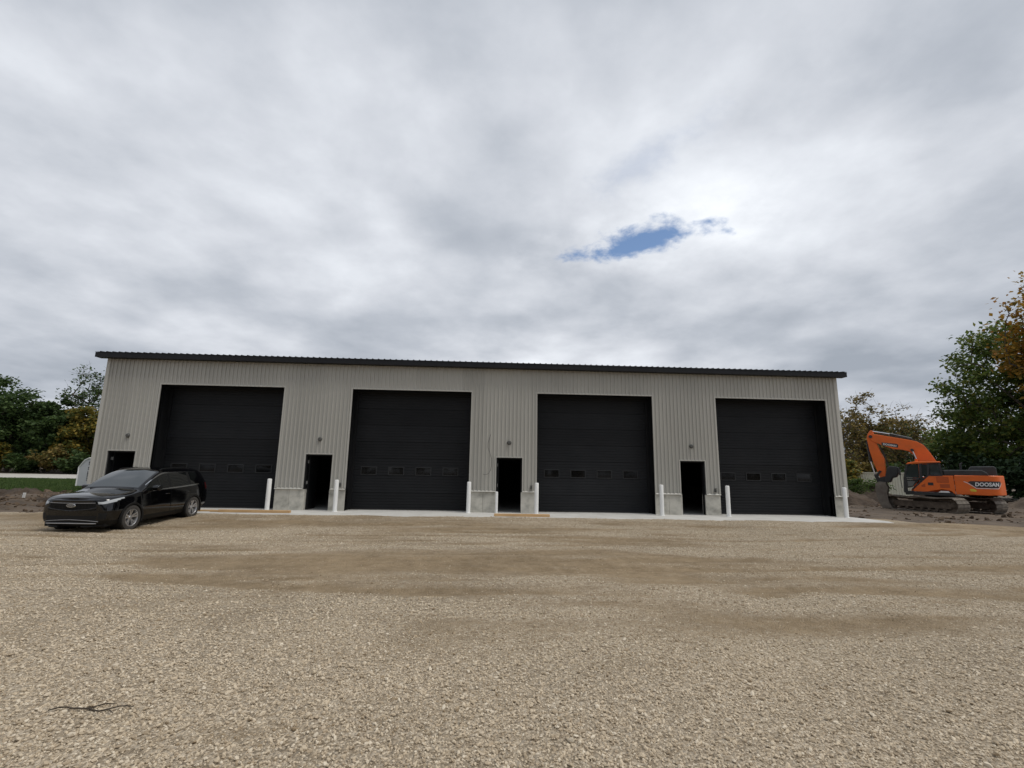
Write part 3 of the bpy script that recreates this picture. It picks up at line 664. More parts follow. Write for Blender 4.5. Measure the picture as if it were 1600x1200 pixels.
# ------------------------------------------------------------------ the car
def catmull(G, n):
    G = np.asarray(G, float); m = len(G); out = []
    for i in range(m - 1):
        p0 = G[max(i - 1, 0)]; p1 = G[i]; p2 = G[i + 1]; p3 = G[min(i + 2, m - 1)]
        for k in range(n):
            t = k / n; out.append(.5 * ((2 * p1) + (-p0 + p2) * t + (2 * p0 - 5 * p1 + 4 * p2 - p3) * t * t + (-p0 + 3 * p1 - 3 * p2 + p3) * t ** 3))
    out.append(G[-1]); return np.array(out)
def car():
    st = [
     (2.17, [(.66, .27), (.77, .37), (.80, .56), (.775, .75), (.73, .85), (.67, .90), (.58, .925), (.48, .945), (.25, .965), (0, .97)]),
     (2.05, [(.75, .24), (.85, .36), (.875, .56), (.855, .77), (.815, .89), (.755, .94), (.66, .965), (.55, .98), (.28, 1.0), (0, 1.005)]),
     (1.80, [(.82, .23), (.905, .36), (.925, .58), (.91, .80), (.87, .925), (.805, .975), (.71, 1.0), (.60, 1.01), (.30, 1.03), (0, 1.035)]),
     (1.38, [(.84, .23), (.92, .36), (.945, .60), (.93, .83), (.89, .96), (.825, 1.01), (.74, 1.03), (.63, 1.04), (.32, 1.06), (0, 1.065)]),
     (1.08, [(.84, .23), (.91, .36), (.93, .60), (.92, .84), (.885, .99), (.835, 1.05), (.765, 1.075), (.67, 1.085), (.34, 1.105), (0, 1.11)]),
     (.97, [(.84, .23), (.91, .36), (.93, .60), (.92, .85), (.887, 1.0), (.85, 1.075), (.79, 1.12), (.71, 1.14), (.37, 1.16), (0, 1.165)]),
     (.60, [(.84, .23), (.905, .36), (.925, .60), (.915, .85), (.887, 1.015), (.845, 1.165), (.765, 1.315), (.69, 1.365), (.37, 1.41), (0, 1.42)]),
     (.20, [(.84, .23), (.90, .36), (.92, .60), (.915, .855), (.887, 1.03), (.825, 1.24), (.72, 1.48), (.64, 1.55), (.36, 1.605), (0, 1.615)]),
     (-.10, [(.84, .23), (.90, .36), (.92, .60), (.915, .86), (.887, 1.035), (.812, 1.27), (.695, 1.54), (.605, 1.612), (.34, 1.655), (0, 1.665)]),
     (-.60, [(.84, .23), (.90, .36), (.92, .60), (.917, .865), (.887, 1.045), (.805, 1.275), (.685, 1.54), (.59, 1.622), (.33, 1.668), (0, 1.678)]),
     (-1.33, [(.84, .23), (.92, .36), (.945, .60), (.935, .87), (.89, 1.07), (.805, 1.29), (.685, 1.53), (.59, 1.61), (.33, 1.66), (0, 1.67)]),
     (-1.75, [(.82, .25), (.91, .38), (.935, .62), (.92, .88), (.872, 1.095), (.785, 1.29), (.67, 1.50), (.575, 1.58), (.32, 1.637), (0, 1.647)]),
     (-2.05, [(.76, .29), (.86, .41), (.89, .63), (.88, .88), (.835, 1.10), (.745, 1.27), (.635, 1.44), (.55, 1.51), (.31, 1.58), (0, 1.595)]),
     (-2.20, [(.70, .34), (.80, .44), (.84, .64), (.82, .88), (.765, 1.08), (.68, 1.20), (.59, 1.32), (.515, 1.37), (.30, 1.43), (0, 1.44)]),
     (-2.27, [(.62, .38), (.72, .46), (.76, .64), (.74, .86), (.67, 1.02), (.58, 1.09), (.50, 1.14), (.43, 1.17), (.26, 1.20), (0, 1.21)]),
    ]
    P = []
    x0, s0 = st[0]
    for (dx, ky, kz) in ((.115, 0.0, .95), (.108, .34, .96), (.085, .66, .975), (.05, .88, .99)):
        P.append([(x0 + dx - (.05 if j > 5 else 0) * dx / .115, y_ * ky, .56 + (z_ - .56) * kz) for j, (y_, z_) in enumerate(s0)])
    for x_, sc in st: P.append([(x_, y_, z_) for y_, z_ in sc])
    x1, s1 = st[-1]
    for (dx, ky, kz) in ((.03, .7, .92), (.045, 0.0, .85)): P.append([(x1 - dx, y_ * ky, .7 + (z_ - .7) * kz) for y_, z_ in s1])
    UN, VN = 6, 6
    G = catmull(np.array(P), UN); G = np.swapaxes(catmull(np.swapaxes(G, 0, 1), VN), 0, 1)
    nu, nv = G.shape[:2]; G[:, -1, 1] = 0; G[:, :, 1] = np.clip(G[:, :, 1], 0, None)
    c = empty('parked_car', (0, 0, 0)); groups = {}
    WC = ((1.38, .35), (-1.33, .35)); AR = .385
    for i in range(nu - 1):
        for j in range(nv - 1):
            q = (G[i, j] + G[i + 1, j] + G[i + 1, j + 1] + G[i, j + 1]) / 4; x_, y_, z_ = q; v_ = (j + .5) / VN; u_ = (i + .5) / UN
            if v_ < 5 and y_ > .5 and any((x_ - a) ** 2 + (z_ - b_) ** 2 < AR ** 2 for a, b_ in WC): continue
            key = 'body'
            if 4.16 < v_ < 5.84 and .79 > x_ > -1.60:
                lim = 5.84 - max(0, (-1.15 - x_) / .45) * .0
                if x_ < -1.24 and v_ < 4.16 + (-1.24 - x_) / .36 * 1.0: key = 'body'
                elif -.17 > x_ > -.27 or -1.10 > x_ > -1.17: key = 'pillar' if x_ > -.5 else 'rear_pillar'
                else: key = 'side_window_front' if x_ > -.2 else ('side_window_rear' if x_ > -1.13 else 'quarter_window')
            elif v_ > 7.05 and .955 > x_ > .20: key = 'windscreen'
            elif v_ > 6.9 and -2.02 > x_ > -2.19: key = 'rear_window'
            elif (4.0 < v_ < 4.16 or 5.84 < v_ < 6.0) and .79 > x_ > -1.62: key = 'window_trim'
            elif 3.34 < v_ < 4.0 and 1.66 < x_ and u_ > 2.75: key = 'headlight' if v_ > 3.34 + (1.95 - x_) * 1.6 else 'body'
            elif 2.35 < v_ < 3.7 and u_ < 2.5: key = 'grille'
            elif 1.05 < v_ < 1.75 and u_ < 2.75: key = 'lower_intake'
            elif v_ < 1.0 and u_ < 4: key = 'skirt'
            elif v_ < .95: key = 'sill_cladding'
            elif 1.2 < v_ < 2.0 and 2.9 < u_ < 4.4: key = 'fog_recess'
            elif 3.2 < v_ < 4.2 and x_ < -2.0: key = 'tail_light'
            groups.setdefault(key, []).append((i, j))
    MT = dict(body='car_paint', pillar='car_plastic', rear_pillar='car_plastic', windscreen='windscreen', rear_window='car_glass', side_window_front='car_glass', side_window_rear='car_glass', quarter_window='car_glass', window_trim='chrome', headlight='lamp_lens', grille='car_plastic', lower_intake='car_plastic', skirt='car_plastic', sill_cladding='car_plastic', fog_recess='car_plastic', tail_light='tail_red')
    one = ('body', 'windscreen', 'rear_window', 'grille', 'lower_intake', 'skirt')
    nm = dict(side_window_front='front_side_window', side_window_rear='rear_side_window', pillar='window_pillar')
    for key, fs in groups.items():
        for sgn in ((1, -1) if key not in one else (0,)):
            V = []; F = []; idx = {}
            for sg in ((1, -1) if sgn == 0 else (sgn,)):
                for (i, j) in fs:
                    f = []
                    for (a, b_) in ((i, j), (i + 1, j), (i + 1, j + 1), (i, j + 1)):
                        k = (a, b_, sg if b_ < nv - 1 else 0)
                        if k not in idx: idx[k] = len(V); V.append((G[a, b_, 0], sg * G[a, b_, 1], G[a, b_, 2]))
                        f.append(idx[k])
                    F.append(tuple(f if sg > 0 else f[::-1]))
            me = bpy.data.meshes.new(key); me.from_pydata(V, [], F); me.materials.append(MATS[MT[key]]); me.shade_smooth()
            o = link(nm.get(key, key), me, c)
    def surf(u, v):
        fi = min(max(u * UN, 0), nu - 1.001); fj = min(max(v * VN, 0), nv - 1.001); i = int(fi); j = int(fj); a = fi - i; b_ = fj - j
        return G[i, j] * (1 - a) * (1 - b_) + G[i + 1, j] * a * (1 - b_) + G[i + 1, j + 1] * a * b_ + G[i, j + 1] * (1 - a) * b_
    # bright strips and grille frame follow the nose
    def nose_line(v_, umax, rad, name, m, parent=c, off=.006, vend=None):
        pts = []
        us = np.linspace(umax, 0, 14)
        for u in us:
            vv = v_ if vend is None else v_ + (vend - v_) * (u / umax) ** 1.5
            p = surf(u, vv); pts.append((p[0] + off, p[1], p[2]))
        pts = pts + [(a, -b_, z_) for a, b_, z_ in pts[-2::-1]]
        MB().tube(pts, rad, 6).build(name, m, parent, smooth=60)
    nose_line(3.7, 2.5, .007, 'grille_trim', 'satin_silver'); nose_line(2.30, 2.6, .016, 'grille_trim', 'car_paint', vend=2.7)
    nose_line(.30, 3.4, .014, 'bumper_strip', 'satin_silver', off=.012); nose_line(1.1, 3.3, .007, 'bumper_strip', 'satin_silver', vend=.75)
    for k in range(5):
        nose_line(2.5 + k * .25, 2.35, .006, 'grille_bar', 'car_plastic', off=.006)
    for sg in (1, -1):
        for k in range(8):
            pts = [];
            for v_ in np.linspace(2.45, 3.6, 5):
                p = surf(.25 + k * .28, v_); pts.append((p[0] + .007, sg * p[1], p[2]))
            MB().tube(pts, .005, 5).build('grille_bar', 'car_plastic', c)
    p = surf(0, 3.1)
    em = MB().lathe([(0, .018), (.115, .018), (.125, .010), (.125, -.02)], 28).build('emblem', 'chrome', c, (p[0] + .004, 0, p[2]), (0, 0, R(-90)), smooth=30)
    em.data.transform(Matrix.Diagonal((1, 1, .42, 1)))
    MB().lathe([(0, .023), (.100, .022), (.104, .017)], 28).build('emblem_field', 'emblem_blue', em).data.transform(Matrix.Diagonal((1, 1, .37, 1)))
    text_mesh('emblem_script', 'Ford', .05, 'chrome', lambda a, b_: (-a, .0265, b_), em, shear=.35, width=.13)
    # wheel arches
    for (wx, wz) in WC:
        for sg in (1, -1):
            b = MB(); n = 22; prf = ((.355, .80), (.365, .955), (.415, .958), (.425, .90))
            for k in range(n + 1):
                a = R(-22 + 224 * k / n)
                for rr, yy in prf: b.v.append((wx + rr * math.cos(a), sg * yy, wz + rr * math.sin(a)))
            for k in range(n):
                for j in range(3):
                    f = (k * 4 + j, k * 4 + j + 1, (k + 1) * 4 + j + 1, (k + 1) * 4 + j); b.f.append(f if sg < 0 else f[::-1])
            b.build('wheel_arch', 'car_plastic', c, smooth=40)
            b = MB().lathe([(.0, 0), (.385, 0), (.385, .30)], 24); o = b.build('arch_liner', 'car_plastic', c, (wx, sg * .60, wz)); o.scale = (1, sg, 1)
    # wheels
    ty = MB().lathe([(.235, -.105), (.30, -.118), (.338, -.105), (.349, -.07), (.351, 0), (.349, .07), (.338, .105), (.30, .118), (.235, .105)], 40).mesh('tyre', 'rubber', 50)
    rm = MB().lathe([(.238, .105), (.228, .108), (.222, .095), (.215, .03), (.215, -.09)], 36)
    hub = MB().lathe([(0, .075), (.03, .075), (.045, .068), (.062, .05), (.062, .0)], 20)
    spk = MB()
    for k in range(5):
        for d in (-.20, .20):
            a = k * 2 * math.pi / 5 + d + .3; a0 = k * 2 * math.pi / 5 + d * .55 + .3
            e0 = Vector((math.cos(a0), 0, math.sin(a0))) * .045; e1 = Vector((math.cos(a), 0, math.sin(a))) * .228; t_ = Vector((-math.sin(a), 0, math.cos(a)))
            w0, w1 = .017, .024; vs_ = []
            for e_, ww, yy in ((e0, w0, .062), (e1, w1, .092)):
                vs_ += [e_ - t_ * ww + Vector((0, yy, 0)), e_ + t_ * ww + Vector((0, yy, 0)), e_ + t_ * ww + Vector((0, yy - .04, 0)), e_ - t_ * ww + Vector((0, yy - .04, 0))]
            spk.add(vs_, [(0, 1, 5, 4), (1, 2, 6, 5), (2, 3, 7, 6), (3, 0, 4, 7), (4, 5, 6, 7), (0, 3, 2, 1)])
    rm.add(hub.v, hub.f); rm.add(spk.v, spk.f); rmm = rm.mesh('rim', 'wheel_alloy', 35)
    dsk = MB().lathe([(.0, .0), (.165, .0), (.165, -.02), (0, -.02)], 24).mesh('brake_disc', 'lamp_grey', 30)
    for (wx, wz) in WC:
        for sg in (1, -1):
            wl = link('wheel', ty, c, (wx, sg * .83, wz), (0, 0, 0 if sg > 0 else math.pi)); link('rim', rmm, wl); link('brake_disc', dsk, wl)
    # mirrors, handles, roof rails, fin, underbody, doors lines, seats
    for sg in (1, -1):
        b = MB(); pr_ = [(-.10, .02), (-.09, .075), (.0, .095), (.09, .07), (.11, .02), (.08, -.05), (-.02, -.065), (-.09, -.045)]
        b.prism(pr_, -.10, .10); o = b.build('wing_mirror', 'car_paint', c, (.62, sg * 1.02, 1.10), bevel=.03, seg=3)
        MB().tube([(.62, sg * .86, 1.03), (.64, sg * .97, 1.07)], .022, 8).build('mirror_arm', 'car_plastic', c)
        for hx in (-.02, -1.0):
            MB().tube([(hx - .10, sg * .925, .90), (hx - .06, sg * .945, .905), (hx + .06, sg * .945, .905), (hx + .10, sg * .925, .90)], .012, 6).build('door_handle', 'car_paint', c)
        for dx_ in (.72, -.22, -1.15):
            pts = [(dx_ - (.12 if dx_ > 0 else 0) * (1 - t) - (.18 * (1 - t) ** 2 if dx_ < -1 else 0) * -1, sg * (float(np.interp(.30 + t * .72, [.23, .36, .6, .86, 1.03], [.845, .905, .923, .918, .89])) + .0015), .30 + t * .72) for t in np.linspace(0, 1, 8)]
            MB().tube(pts, .004, 4).build('door_gap', 'car_plastic', c)
        MB().tube([(.05, sg * .62, 1.60), (-.1, sg * .61, 1.645), (-.6, sg * .60, 1.66), (-1.3, sg * .585, 1.63), (-1.6, sg * .57, 1.565)], .014, 6).build('roof_rail', 'car_plastic', c)
        MB().tube([(2.245, sg * .30, .21), (2.20, sg * .55, .22), (2.06, sg * .73, .235)], .03, 6).build('skid_corner', 'car_plastic', c)
    MB().box(-2.0, 2.1, -.78, .78, .20, .30).build('underbody', 'car_plastic', c)
    MB().box(.985, 1.02, -.62, .62, 1.112, 1.128).build('wiper_cowl', 'car_plastic', c)
    MB().prism([(-1.75, 1.60), (-1.55, 1.61), (-1.72, 1.66)], -.02, .02).build('antenna_fin', 'car_paint', c)
    return c
c = car(); c.location = (3.10, -4.0, -.098); c.scale = (.957, .957, .957); c.rotation_euler = (0, R(2.0), R(-91.7))
tag(c, 'glossy black compact crossover parked at the left end of the building', 'car')

# ------------------------------------------------------------------ the excavator
EX = empty('excavator', (40.33, 8.76, -.31), R(135), 'orange tracked excavator with bucket lowered, right of the building', 'excavator')
def excavator():
    b = MB
    rel = R(98 - 135)
    # tracks
    TL, TH = 2.22, .42    # half length of the straight run, half height
    def path():
        pts = []; r = TH - .02
        for k in range(40): pts.append((-1.80 + 3.6 * k / 39, .0 + .0, 'b'))
        pts = [(x_, .02) for x_, _, _ in pts]
        for k in range(1, 20): a = -math.pi / 2 + math.pi * k / 20; pts.append((1.80 + r * math.cos(a), TH + r * math.sin(a)))
        for k in range(40): t = k / 39; pts.append((1.80 - 3.6 * t, 2 * TH - .02 - .05 * math.sin(t * math.pi * 2) ** 2))
        for k in range(1, 20): a = math.pi / 2 + math.pi * k / 20; pts.append((-1.80 + r * math.cos(a), TH + r * math.sin(a)))
        return np.array(pts)
    pa = path(); seg = np.linalg.norm(np.roll(pa, -1, 0) - pa, axis=1); cum = np.append(0, np.cumsum(seg)); tot = cum[-1]; n = 47
    sh = MB().box(-.094, .094, -.40, .40, -.004, .022).box(-.085, -.068, -.40, .40, .022, .048).box(-.006, .010, -.40, .40, .022, .044).box(.068, .085, -.40, .40, .022, .040).mesh('track_shoe', 'exc_shoe')
    clo = np.vstack([pa, pa[:1]])
    for sg in (1, -1):
        off = Vector((0, sg * 1.30, 0)); off.rotate(Matrix.Rotation(rel, 3, 'Z'))
        m = MB(); q = []      # chain band
        inner = [(float(x_ * .985), float(TH + (z_ - TH) * .90)) for x_, z_ in pa]
        V = [(x_, y_, z_) for y_ in (-.12, .12) for x_, z_ in inner]; k_ = len(inner); inn2 = [(x_ * .97, TH + (z_ - TH) * .78) for x_, z_ in inner]
        V += [(x_, y_, z_) for y_ in (-.12, .12) for x_, z_ in inn2]; F = []
        for i in range(k_):
            j = (i + 1) % k_; F += [(i, j, k_ + j, k_ + i), (i, 2 * k_ + i, 2 * k_ + j, j), (k_ + i, k_ + j, 3 * k_ + j, 3 * k_ + i), (2 * k_ + i, 3 * k_ + i, 3 * k_ + j, 2 * k_ + j)]
        m.add(V, F); tr = m.build('track', 'exc_mud', EX, (off.x, off.y, .0), (0, 0, rel), smooth=50)
        for i in range(n):
            s_ = tot * i / n; x_ = np.interp(s_, cum, clo[:, 0]); z_ = np.interp(s_, cum, clo[:, 1]); s2 = (s_ + .05) % tot
            dx = np.interp(s2, cum, clo[:, 0]) - x_; dz = np.interp(s2, cum, clo[:, 1]) - z_
            link('track_shoe', sh, tr, (x_, 0, z_), (0, -math.atan2(dz, dx) + math.pi, 0))
        MB().prism([(-1.65, .22), (1.55, .22), (1.75, .38), (1.55, .56), (-1.5, .60), (-1.75, .42)], -.17, .17).build('track_frame', 'exc_mud', tr, bevel=.02)
        for x_, r_, nm_ in ((1.80, .30, 'idler'), (-1.80, .31, 'sprocket')):
            MB().lathe([(0, .17), (.10, .17), (.14, .15), (.20, .10), (r_, .10), (r_, -.10), (0, -.17)], 24).lathe([(0, .19), (.10, .185), (.11, .15)], 14).build(nm_, 'exc_bucket' if nm_ == 'idler' else 'exc_mud', tr, (x_, 0, TH), smooth=40)
        for k in range(7): MB().lathe([(0, .19), (.075, .19), (.085, .15), (.085, -.15), (.075, -.19), (0, -.19)], 14).build('roller', 'exc_mud', tr, (-1.35 + k * .44, 0, .15), smooth=40)
        for x_ in (-.6, .7): MB().lathe([(0, .15), (.06, .15), (.06, -.15), (0, -.15)], 12).build('carrier_roller', 'exc_mud', tr, (x_, 0, .68), smooth=40)
    m = MB().box(-.75, .75, -1.1, 1.1, .45, .72).build('undercarriage_beam', 'exc_mud', EX, (0, 0, 0), (0, 0, rel), bevel=.05)
    MB().lathe([(0, .70), (.66, .70), (.68, .74), (.68, .93), (0, .93)], 32, 'z').build('slew_ring', 'exc_black', EX, smooth=40)
    # house
    MB().prism([(1.50, .93), (1.50, 1.10), (-.72, 1.10), (-.72, .93)], -1.32, 1.32).build('platform', 'exc_black', EX, bevel=.02)
    sp = MB().prism([(1.22, 1.14), (1.20, 1.24), (.42, 2.06), (-.72, 2.06), (-.72, .99), (-.55, 1.20), (-.18, 1.29), (.25, 1.20), (.5, 1.13)], 1.18, 1.36).build('side_panel', 'exc_orange', EX, bevel=.02)
    MB().prism([(.02, 1.66), (.02, 2.0), (-.5, 2.0), (-.5, 1.66)], 1.355, 1.368).build('side_grille', 'exc_dark_orange', sp)
    MB().prism([(-.1, 1.38), (-.1, 1.58), (-.52, 1.58), (-.52, 1.38)], 1.355, 1.368).build('side_grille', 'exc_dark_orange', sp)
    for k in range(7): MB().prism([(0, 1.69 + k * .043), (0, 1.705 + k * .043), (-.48, 1.705 + k * .043), (-.48, 1.69 + k * .043)], 1.366, 1.374).build('grille_slat', 'exc_orange', sp)
    MB().prism([(.42, 1.50), (.42, 1.66), (.18, 1.66), (.18, 1.50)], 1.355, 1.368).build('badge', 'exc_black', sp)
    MB().prism([(.72, 1.40), (.72, 1.50), (.55, 1.60), (.55, 1.40)], 1.355, 1.366).build('badge', 'exc_dark_orange', sp)
    MB().prism([(.02, 1.105), (-.50, 1.105), (-.42, 1.20), (-.1, 1.20)], 1.30, 1.352).build('number_plate', 'decal_white', sp)
    MB().prism([(1.2, .99), (1.2, 1.95), (-.72, 2.06), (-.72, .99)], -1.36, -1.0).build('far_side_panel', 'exc_orange', EX, bevel=.02)
    # counterweight with rounded tail
    pl = [(-.74, -1.37), (-.74, 1.37), (-2.15, 1.37)]
    for k in range(9): a = R(90 - 10 * k * 1.0); pl.append((-2.15 - .50 * math.cos(a), .87 + .5 * math.sin(a)))
    pl += [(-2.80, .5), (-2.80, -.5)]
    for k in range(9): a = R(-10 - 10 * k); pl.append((-2.15 - .50 * math.cos(a), -.87 + .5 * math.sin(a)))
    pl += [(-2.15, -1.37)]
    cw = MB().plan(pl, 1.02, 2.09).build('counterweight', 'exc_orange', EX, bevel=.07, seg=3)
    # decal with name on the tail
    Yd = 1.374
    MB().prism([(-1.24, 1.74), (-1.52, 1.44), (-1.62, 1.38), (-2.50, 1.38), (-2.58, 1.45), (-2.66, 1.66), (-2.60, 1.80), (-1.45, 1.80)], Yd - .02, Yd + .002)
    d = MB(); poly = [(-1.10, 1.79), (-1.32, 1.70), (-1.56, 1.43), (-2.02, 1.40), (-2.13, 1.44), (-2.15, 1.80), (-1.36, 1.80)]
    # straight flank part
    MB().prism([(-1.28, 1.72), (-1.40, 1.78), (-2.14, 1.78), (-2.14, 1.42), (-1.60, 1.42)], Yd - .02, Yd + .003).build('decal', 'exc_black', cw)
    # part of the decal that wraps the rounded corner
    def wrap(xf):  # plan position on flank for a running length from the front of the tail
        if xf >= -2.15: return (xf, Yd)
        s_ = -2.15 - xf; a = min(s_ / .5, math.pi / 2); return (-2.15 - .505 * math.sin(a), .87 + .505 * math.cos(a))
    def wrapmesh(name, m, outline_top, outline_bot, off):
        V = []; F = []
        for i, ((xa, za), (xb, zb)) in enumerate(zip(outline_top, outline_bot)):
            for xq, zq in ((xa, za), (xb, zb)):
                px, py = wrap(xq); nx_, ny_ = (0, 1) if xq >= -2.15 else (-math.sin(min((-2.15 - xq) / .5, 1.57)), math.cos(min((-2.15 - xq) / .5, 1.57))); V.append((px + nx_ * off, py + ny_ * off, zq))
        for i in range(len(outline_top) - 1): F.append((2 * i, 2 * i + 1, 2 * i + 3, 2 * i + 2))
        me = bpy.data.meshes.new(name); me.from_pydata(V, [], F); me.materials.append(MATS[m]); link(name, me, cw)
    xs = np.linspace(-2.14, -2.70, 10); wrapmesh('decal', 'exc_black', [(x_, 1.78) for x_ in xs], [(x_, 1.42 if x_ > -2.5 else 1.42 + (-2.5 - x_) * 1.2) for x_ in xs], .003)
    xs = np.linspace(-1.62, -2.52, 16); wrapmesh('decal_line', 'decal_white', [(x_, 1.405) for x_ in xs], [(x_, 1.375) for x_ in xs], .005)
    xs = np.linspace(-1.12, -1.62, 10); wrapmesh('decal_line', 'decal_white', [(x_, 1.70 + (x_ + 1.26) * .82 if x_ < -1.26 else 1.70 + (x_ + 1.26) * .5) for x_ in xs], [(x_, (1.70 + (x_ + 1.26) * .82 if x_ < -1.26 else 1.70 + (x_ + 1.26) * .5) - .035) for x_ in xs], .005)
    xs = np.linspace(-2.52, -2.75, 6); wrapmesh('decal_line', 'decal_white', [(x_, 1.405 - (x_ + 2.52) * 1.35) for x_ in xs], [(x_, 1.375 - (x_ + 2.52) * 1.25) for x_ in xs], .005)
    def ontail(a, b_):
        xq = -2.07 - a; px, py = wrap(xq); an = 0 if xq >= -2.15 else min((-2.15 - xq) / .5, 1.57); return (px - math.sin(an) * .008, py + math.cos(an) * .008, 1.61 + b_)
    text_mesh('lettering', 'DOOSAN', .215, 'decal_white', ontail, cw, shear=.12, width=1.0, bold=.035)
    MB().prism([(-1.32, 1.33), (-1.48, 1.36), (-1.60, 1.30), (-1.58, 1.20), (-1.36, 1.22)], Yd - .02, Yd + .003).build('decal', 'decal_yellow', cw)
    # engine cover and boxes
    MB().prism([(-.30, 2.05), (-.30, 2.36), (-1.92, 2.39), (-2.12, 2.25), (-2.2, 2.05)], .2, 1.22).build('engine_cover', 'exc_black', EX, bevel=.04)
    MB().box(-1.95, -.32, .32, 1.12, 2.385, 2.40).build('cover_plate', 'exc_grey_top', EX)
    MB().prism([(-.30, 2.0), (-.30, 2.40), (-2.5, 2.40), (-2.55, 2.05)], -1.25, .2).build('engine_cover', 'exc_black', EX, bevel=.04)
    MB().prism([(-1.35, 2.3), (-1.5, 2.60), (-2.48, 2.62), (-2.56, 2.5), (-2.56, 2.06), (-1.9, 2.06)], -.75, .35).build('air_box', 'exc_black', EX, bevel=.05)
    MB().tube([(-1.1, -.3, 2.4), (-1.1, -.3, 2.75), (-1.2, -.3, 2.82)], .05, 10).build('exhaust', 'exc_black', EX)
    for x_ in (-.35, -1.2, -2.0): MB().tube([(x_, 1.25, 2.08), (x_, 1.25, 2.18), (x_ - .18, 1.25, 2.18), (x_ - .18, 1.25, 2.08)], .014, 6).build('grab_rail', 'exc_black', EX)
    # cab
    Y0, Y1 = .36, 1.36
    fr = MB(); sec = [(1.52, 1.08), (1.46, 1.9), (1.28, 2.68), (1.0, 2.78), (-.18, 2.80), (-.26, 2.08), (.38, 2.06), (1.14, 1.26), (1.16, 1.10)]
    def bar(p0, p1, y_, w_=.045):
        (xa, za), (xb, zb) = p0, p1; d_ = Vector((xb - xa, 0, zb - za)).normalized(); nrm = Vector((-d_.z, 0, d_.x)) * w_
        vs_ = [Vector((xa, y_ - .035, za)) + nrm, Vector((xa, y_ - .035, za)) - nrm, Vector((xb, y_ - .035, zb)) - nrm, Vector((xb, y_ - .035, zb)) + nrm]
        vs_ += [v_ + Vector((0, .07, 0)) for v_ in vs_]; fr.add(vs_, [(0, 1, 2, 3), (7, 6, 5, 4), (0, 4, 5, 1), (1, 5, 6, 2), (2, 6, 7, 3), (3, 7, 4, 0)])
    for y_ in (Y0 + .035, Y1 - .035):
        for p0, p1 in zip(sec, sec[1:] + sec[:1]): bar(p0, p1, y_)
        bar((.72, 1.72), (.66, 2.76), y_, .06); bar((.36, 2.08), (.30, 2.76), y_, .05); bar((1.47, 1.86), (.55, 1.86), y_, .05)
    for p_ in sec[:6]: fr.box(p_[0] - .035, p_[0] + .035, Y0 + .05, Y1 - .05, p_[1] - .035, p_[1] + .035)
    cab = fr.build('cab', 'exc_black', EX)
    MB().prism([(1.33, 2.70), (1.22, 2.80), (.9, 2.87), (-.22, 2.875), (-.28, 2.80)], Y0 - .01, Y1 + .01).build('cab_roof', 'exc_orange', cab, bevel=.03)
    def pane(pts, nm_='window_pane'): MB().prism(pts, Y1 - .045, Y1 - .035).build(nm_, 'exc_glass', cab)
    pane([(1.43, 1.92), (1.27, 2.64), (.74, 2.70), (.78, 1.92)]); pane([(.64, 2.08), (.60, 2.70), (.36, 2.70), (.40, 2.08)]); pane([(.28, 2.12), (.26, 2.72), (-.16, 2.73), (-.21, 2.12)])
    pane([(1.44, 1.30), (1.43, 1.80), (.80, 1.80), (1.15, 1.36)])
    MB().prism([(1.46, 1.14), (1.445, 1.84), (1.36, 1.84), (1.36, 1.14)], Y1 - .05, Y1 - .02).build('door_lower', 'exc_black', cab)
    MB().prism([(1.34, 1.42), (1.34, 1.72), (.98, 1.72), (1.12, 1.45)], Y1 - .034, Y1 - .026).build('door_sticker', 'exc_grey_top', cab)
    o_ = MB().add([(1.53, Y0 + .06, 1.12), (1.53, Y1 - .06, 1.12), (1.30, Y1 - .06, 2.66), (1.30, Y0 + .06, 2.66)], [(0, 1, 2, 3)]).build('windscreen', 'exc_glass', cab)
    MB().add([(-.25, Y0 + .06, 2.12), (-.25, Y1 - .06, 2.12), (-.20, Y1 - .06, 2.74), (-.20, Y0 + .06, 2.74)], [(3, 2, 1, 0)]).build('window_pane', 'exc_glass', cab)
    MB().prism([(.75, 1.5), (.75, 1.62), (.30, 1.62), (.20, 2.35), (.08, 2.35), (.15, 1.5)], Y0 + .25, Y1 - .3).build('seat', 'exc_black', cab, bevel=.04)
    MB().tube([(1.62, 1.33, 1.3), (1.64, 1.40, 2.0), (1.62, 1.40, 2.5), (1.42, 1.33, 2.62)], .016, 6).build('grab_rail', 'exc_black', cab)
    MB().box(1.60, 1.68, 1.36, 1.58, 2.05, 2.38).build('mirror', 'exc_black', cab, bevel=.02)
    # boom
    by0, by1 = -.34, .18
    bm = MB().prism([(3.05, 4.62), (2.85, 4.66), (2.3, 4.52), (1.09, 4.22), (.72, 4.10), (.42, 3.88), (.18, 3.45), (-.06, 2.91), (-.12, 1.80), (.28, 1.66), (.74, 2.91), (.93, 3.28), (1.16, 3.52), (1.45, 3.62), (1.93, 3.68), (2.86, 4.14), (3.08, 4.38)], by0, by1).build('boom', 'exc_orange', EX, bevel=.025)
    for p0, p1 in (((.98, 3.58), (.62, 2.2)),):
        for yy in (by0 - .14, by1 + .12):
            MB().tube([(p0[0], yy, p0[1]), (.84, yy, 3.05)], .042, 10).build('boom_rod', 'chrome', bm); MB().tube([(.84, yy, 3.05), (p1[0] + .3, yy, 1.2)], .08, 12).build('boom_cylinder', 'exc_orange', bm)
    MB().lathe([(0, -.45), (.09, -.45), (.09, .45), (0, .45)], 14).build('pivot_pin', 'exc_black', bm, (.98, -.08, 3.58))
    ym = (by0 + by1) / 2
    MB().tube([(.95, ym, 4.28), (2.0, ym, 4.62)], .085, 12).build('arm_cylinder', 'exc_black', bm); MB().tube([(2.0, ym, 4.62), (2.92, ym, 4.84)], .05, 10).build('arm_rod', 'chrome', bm)
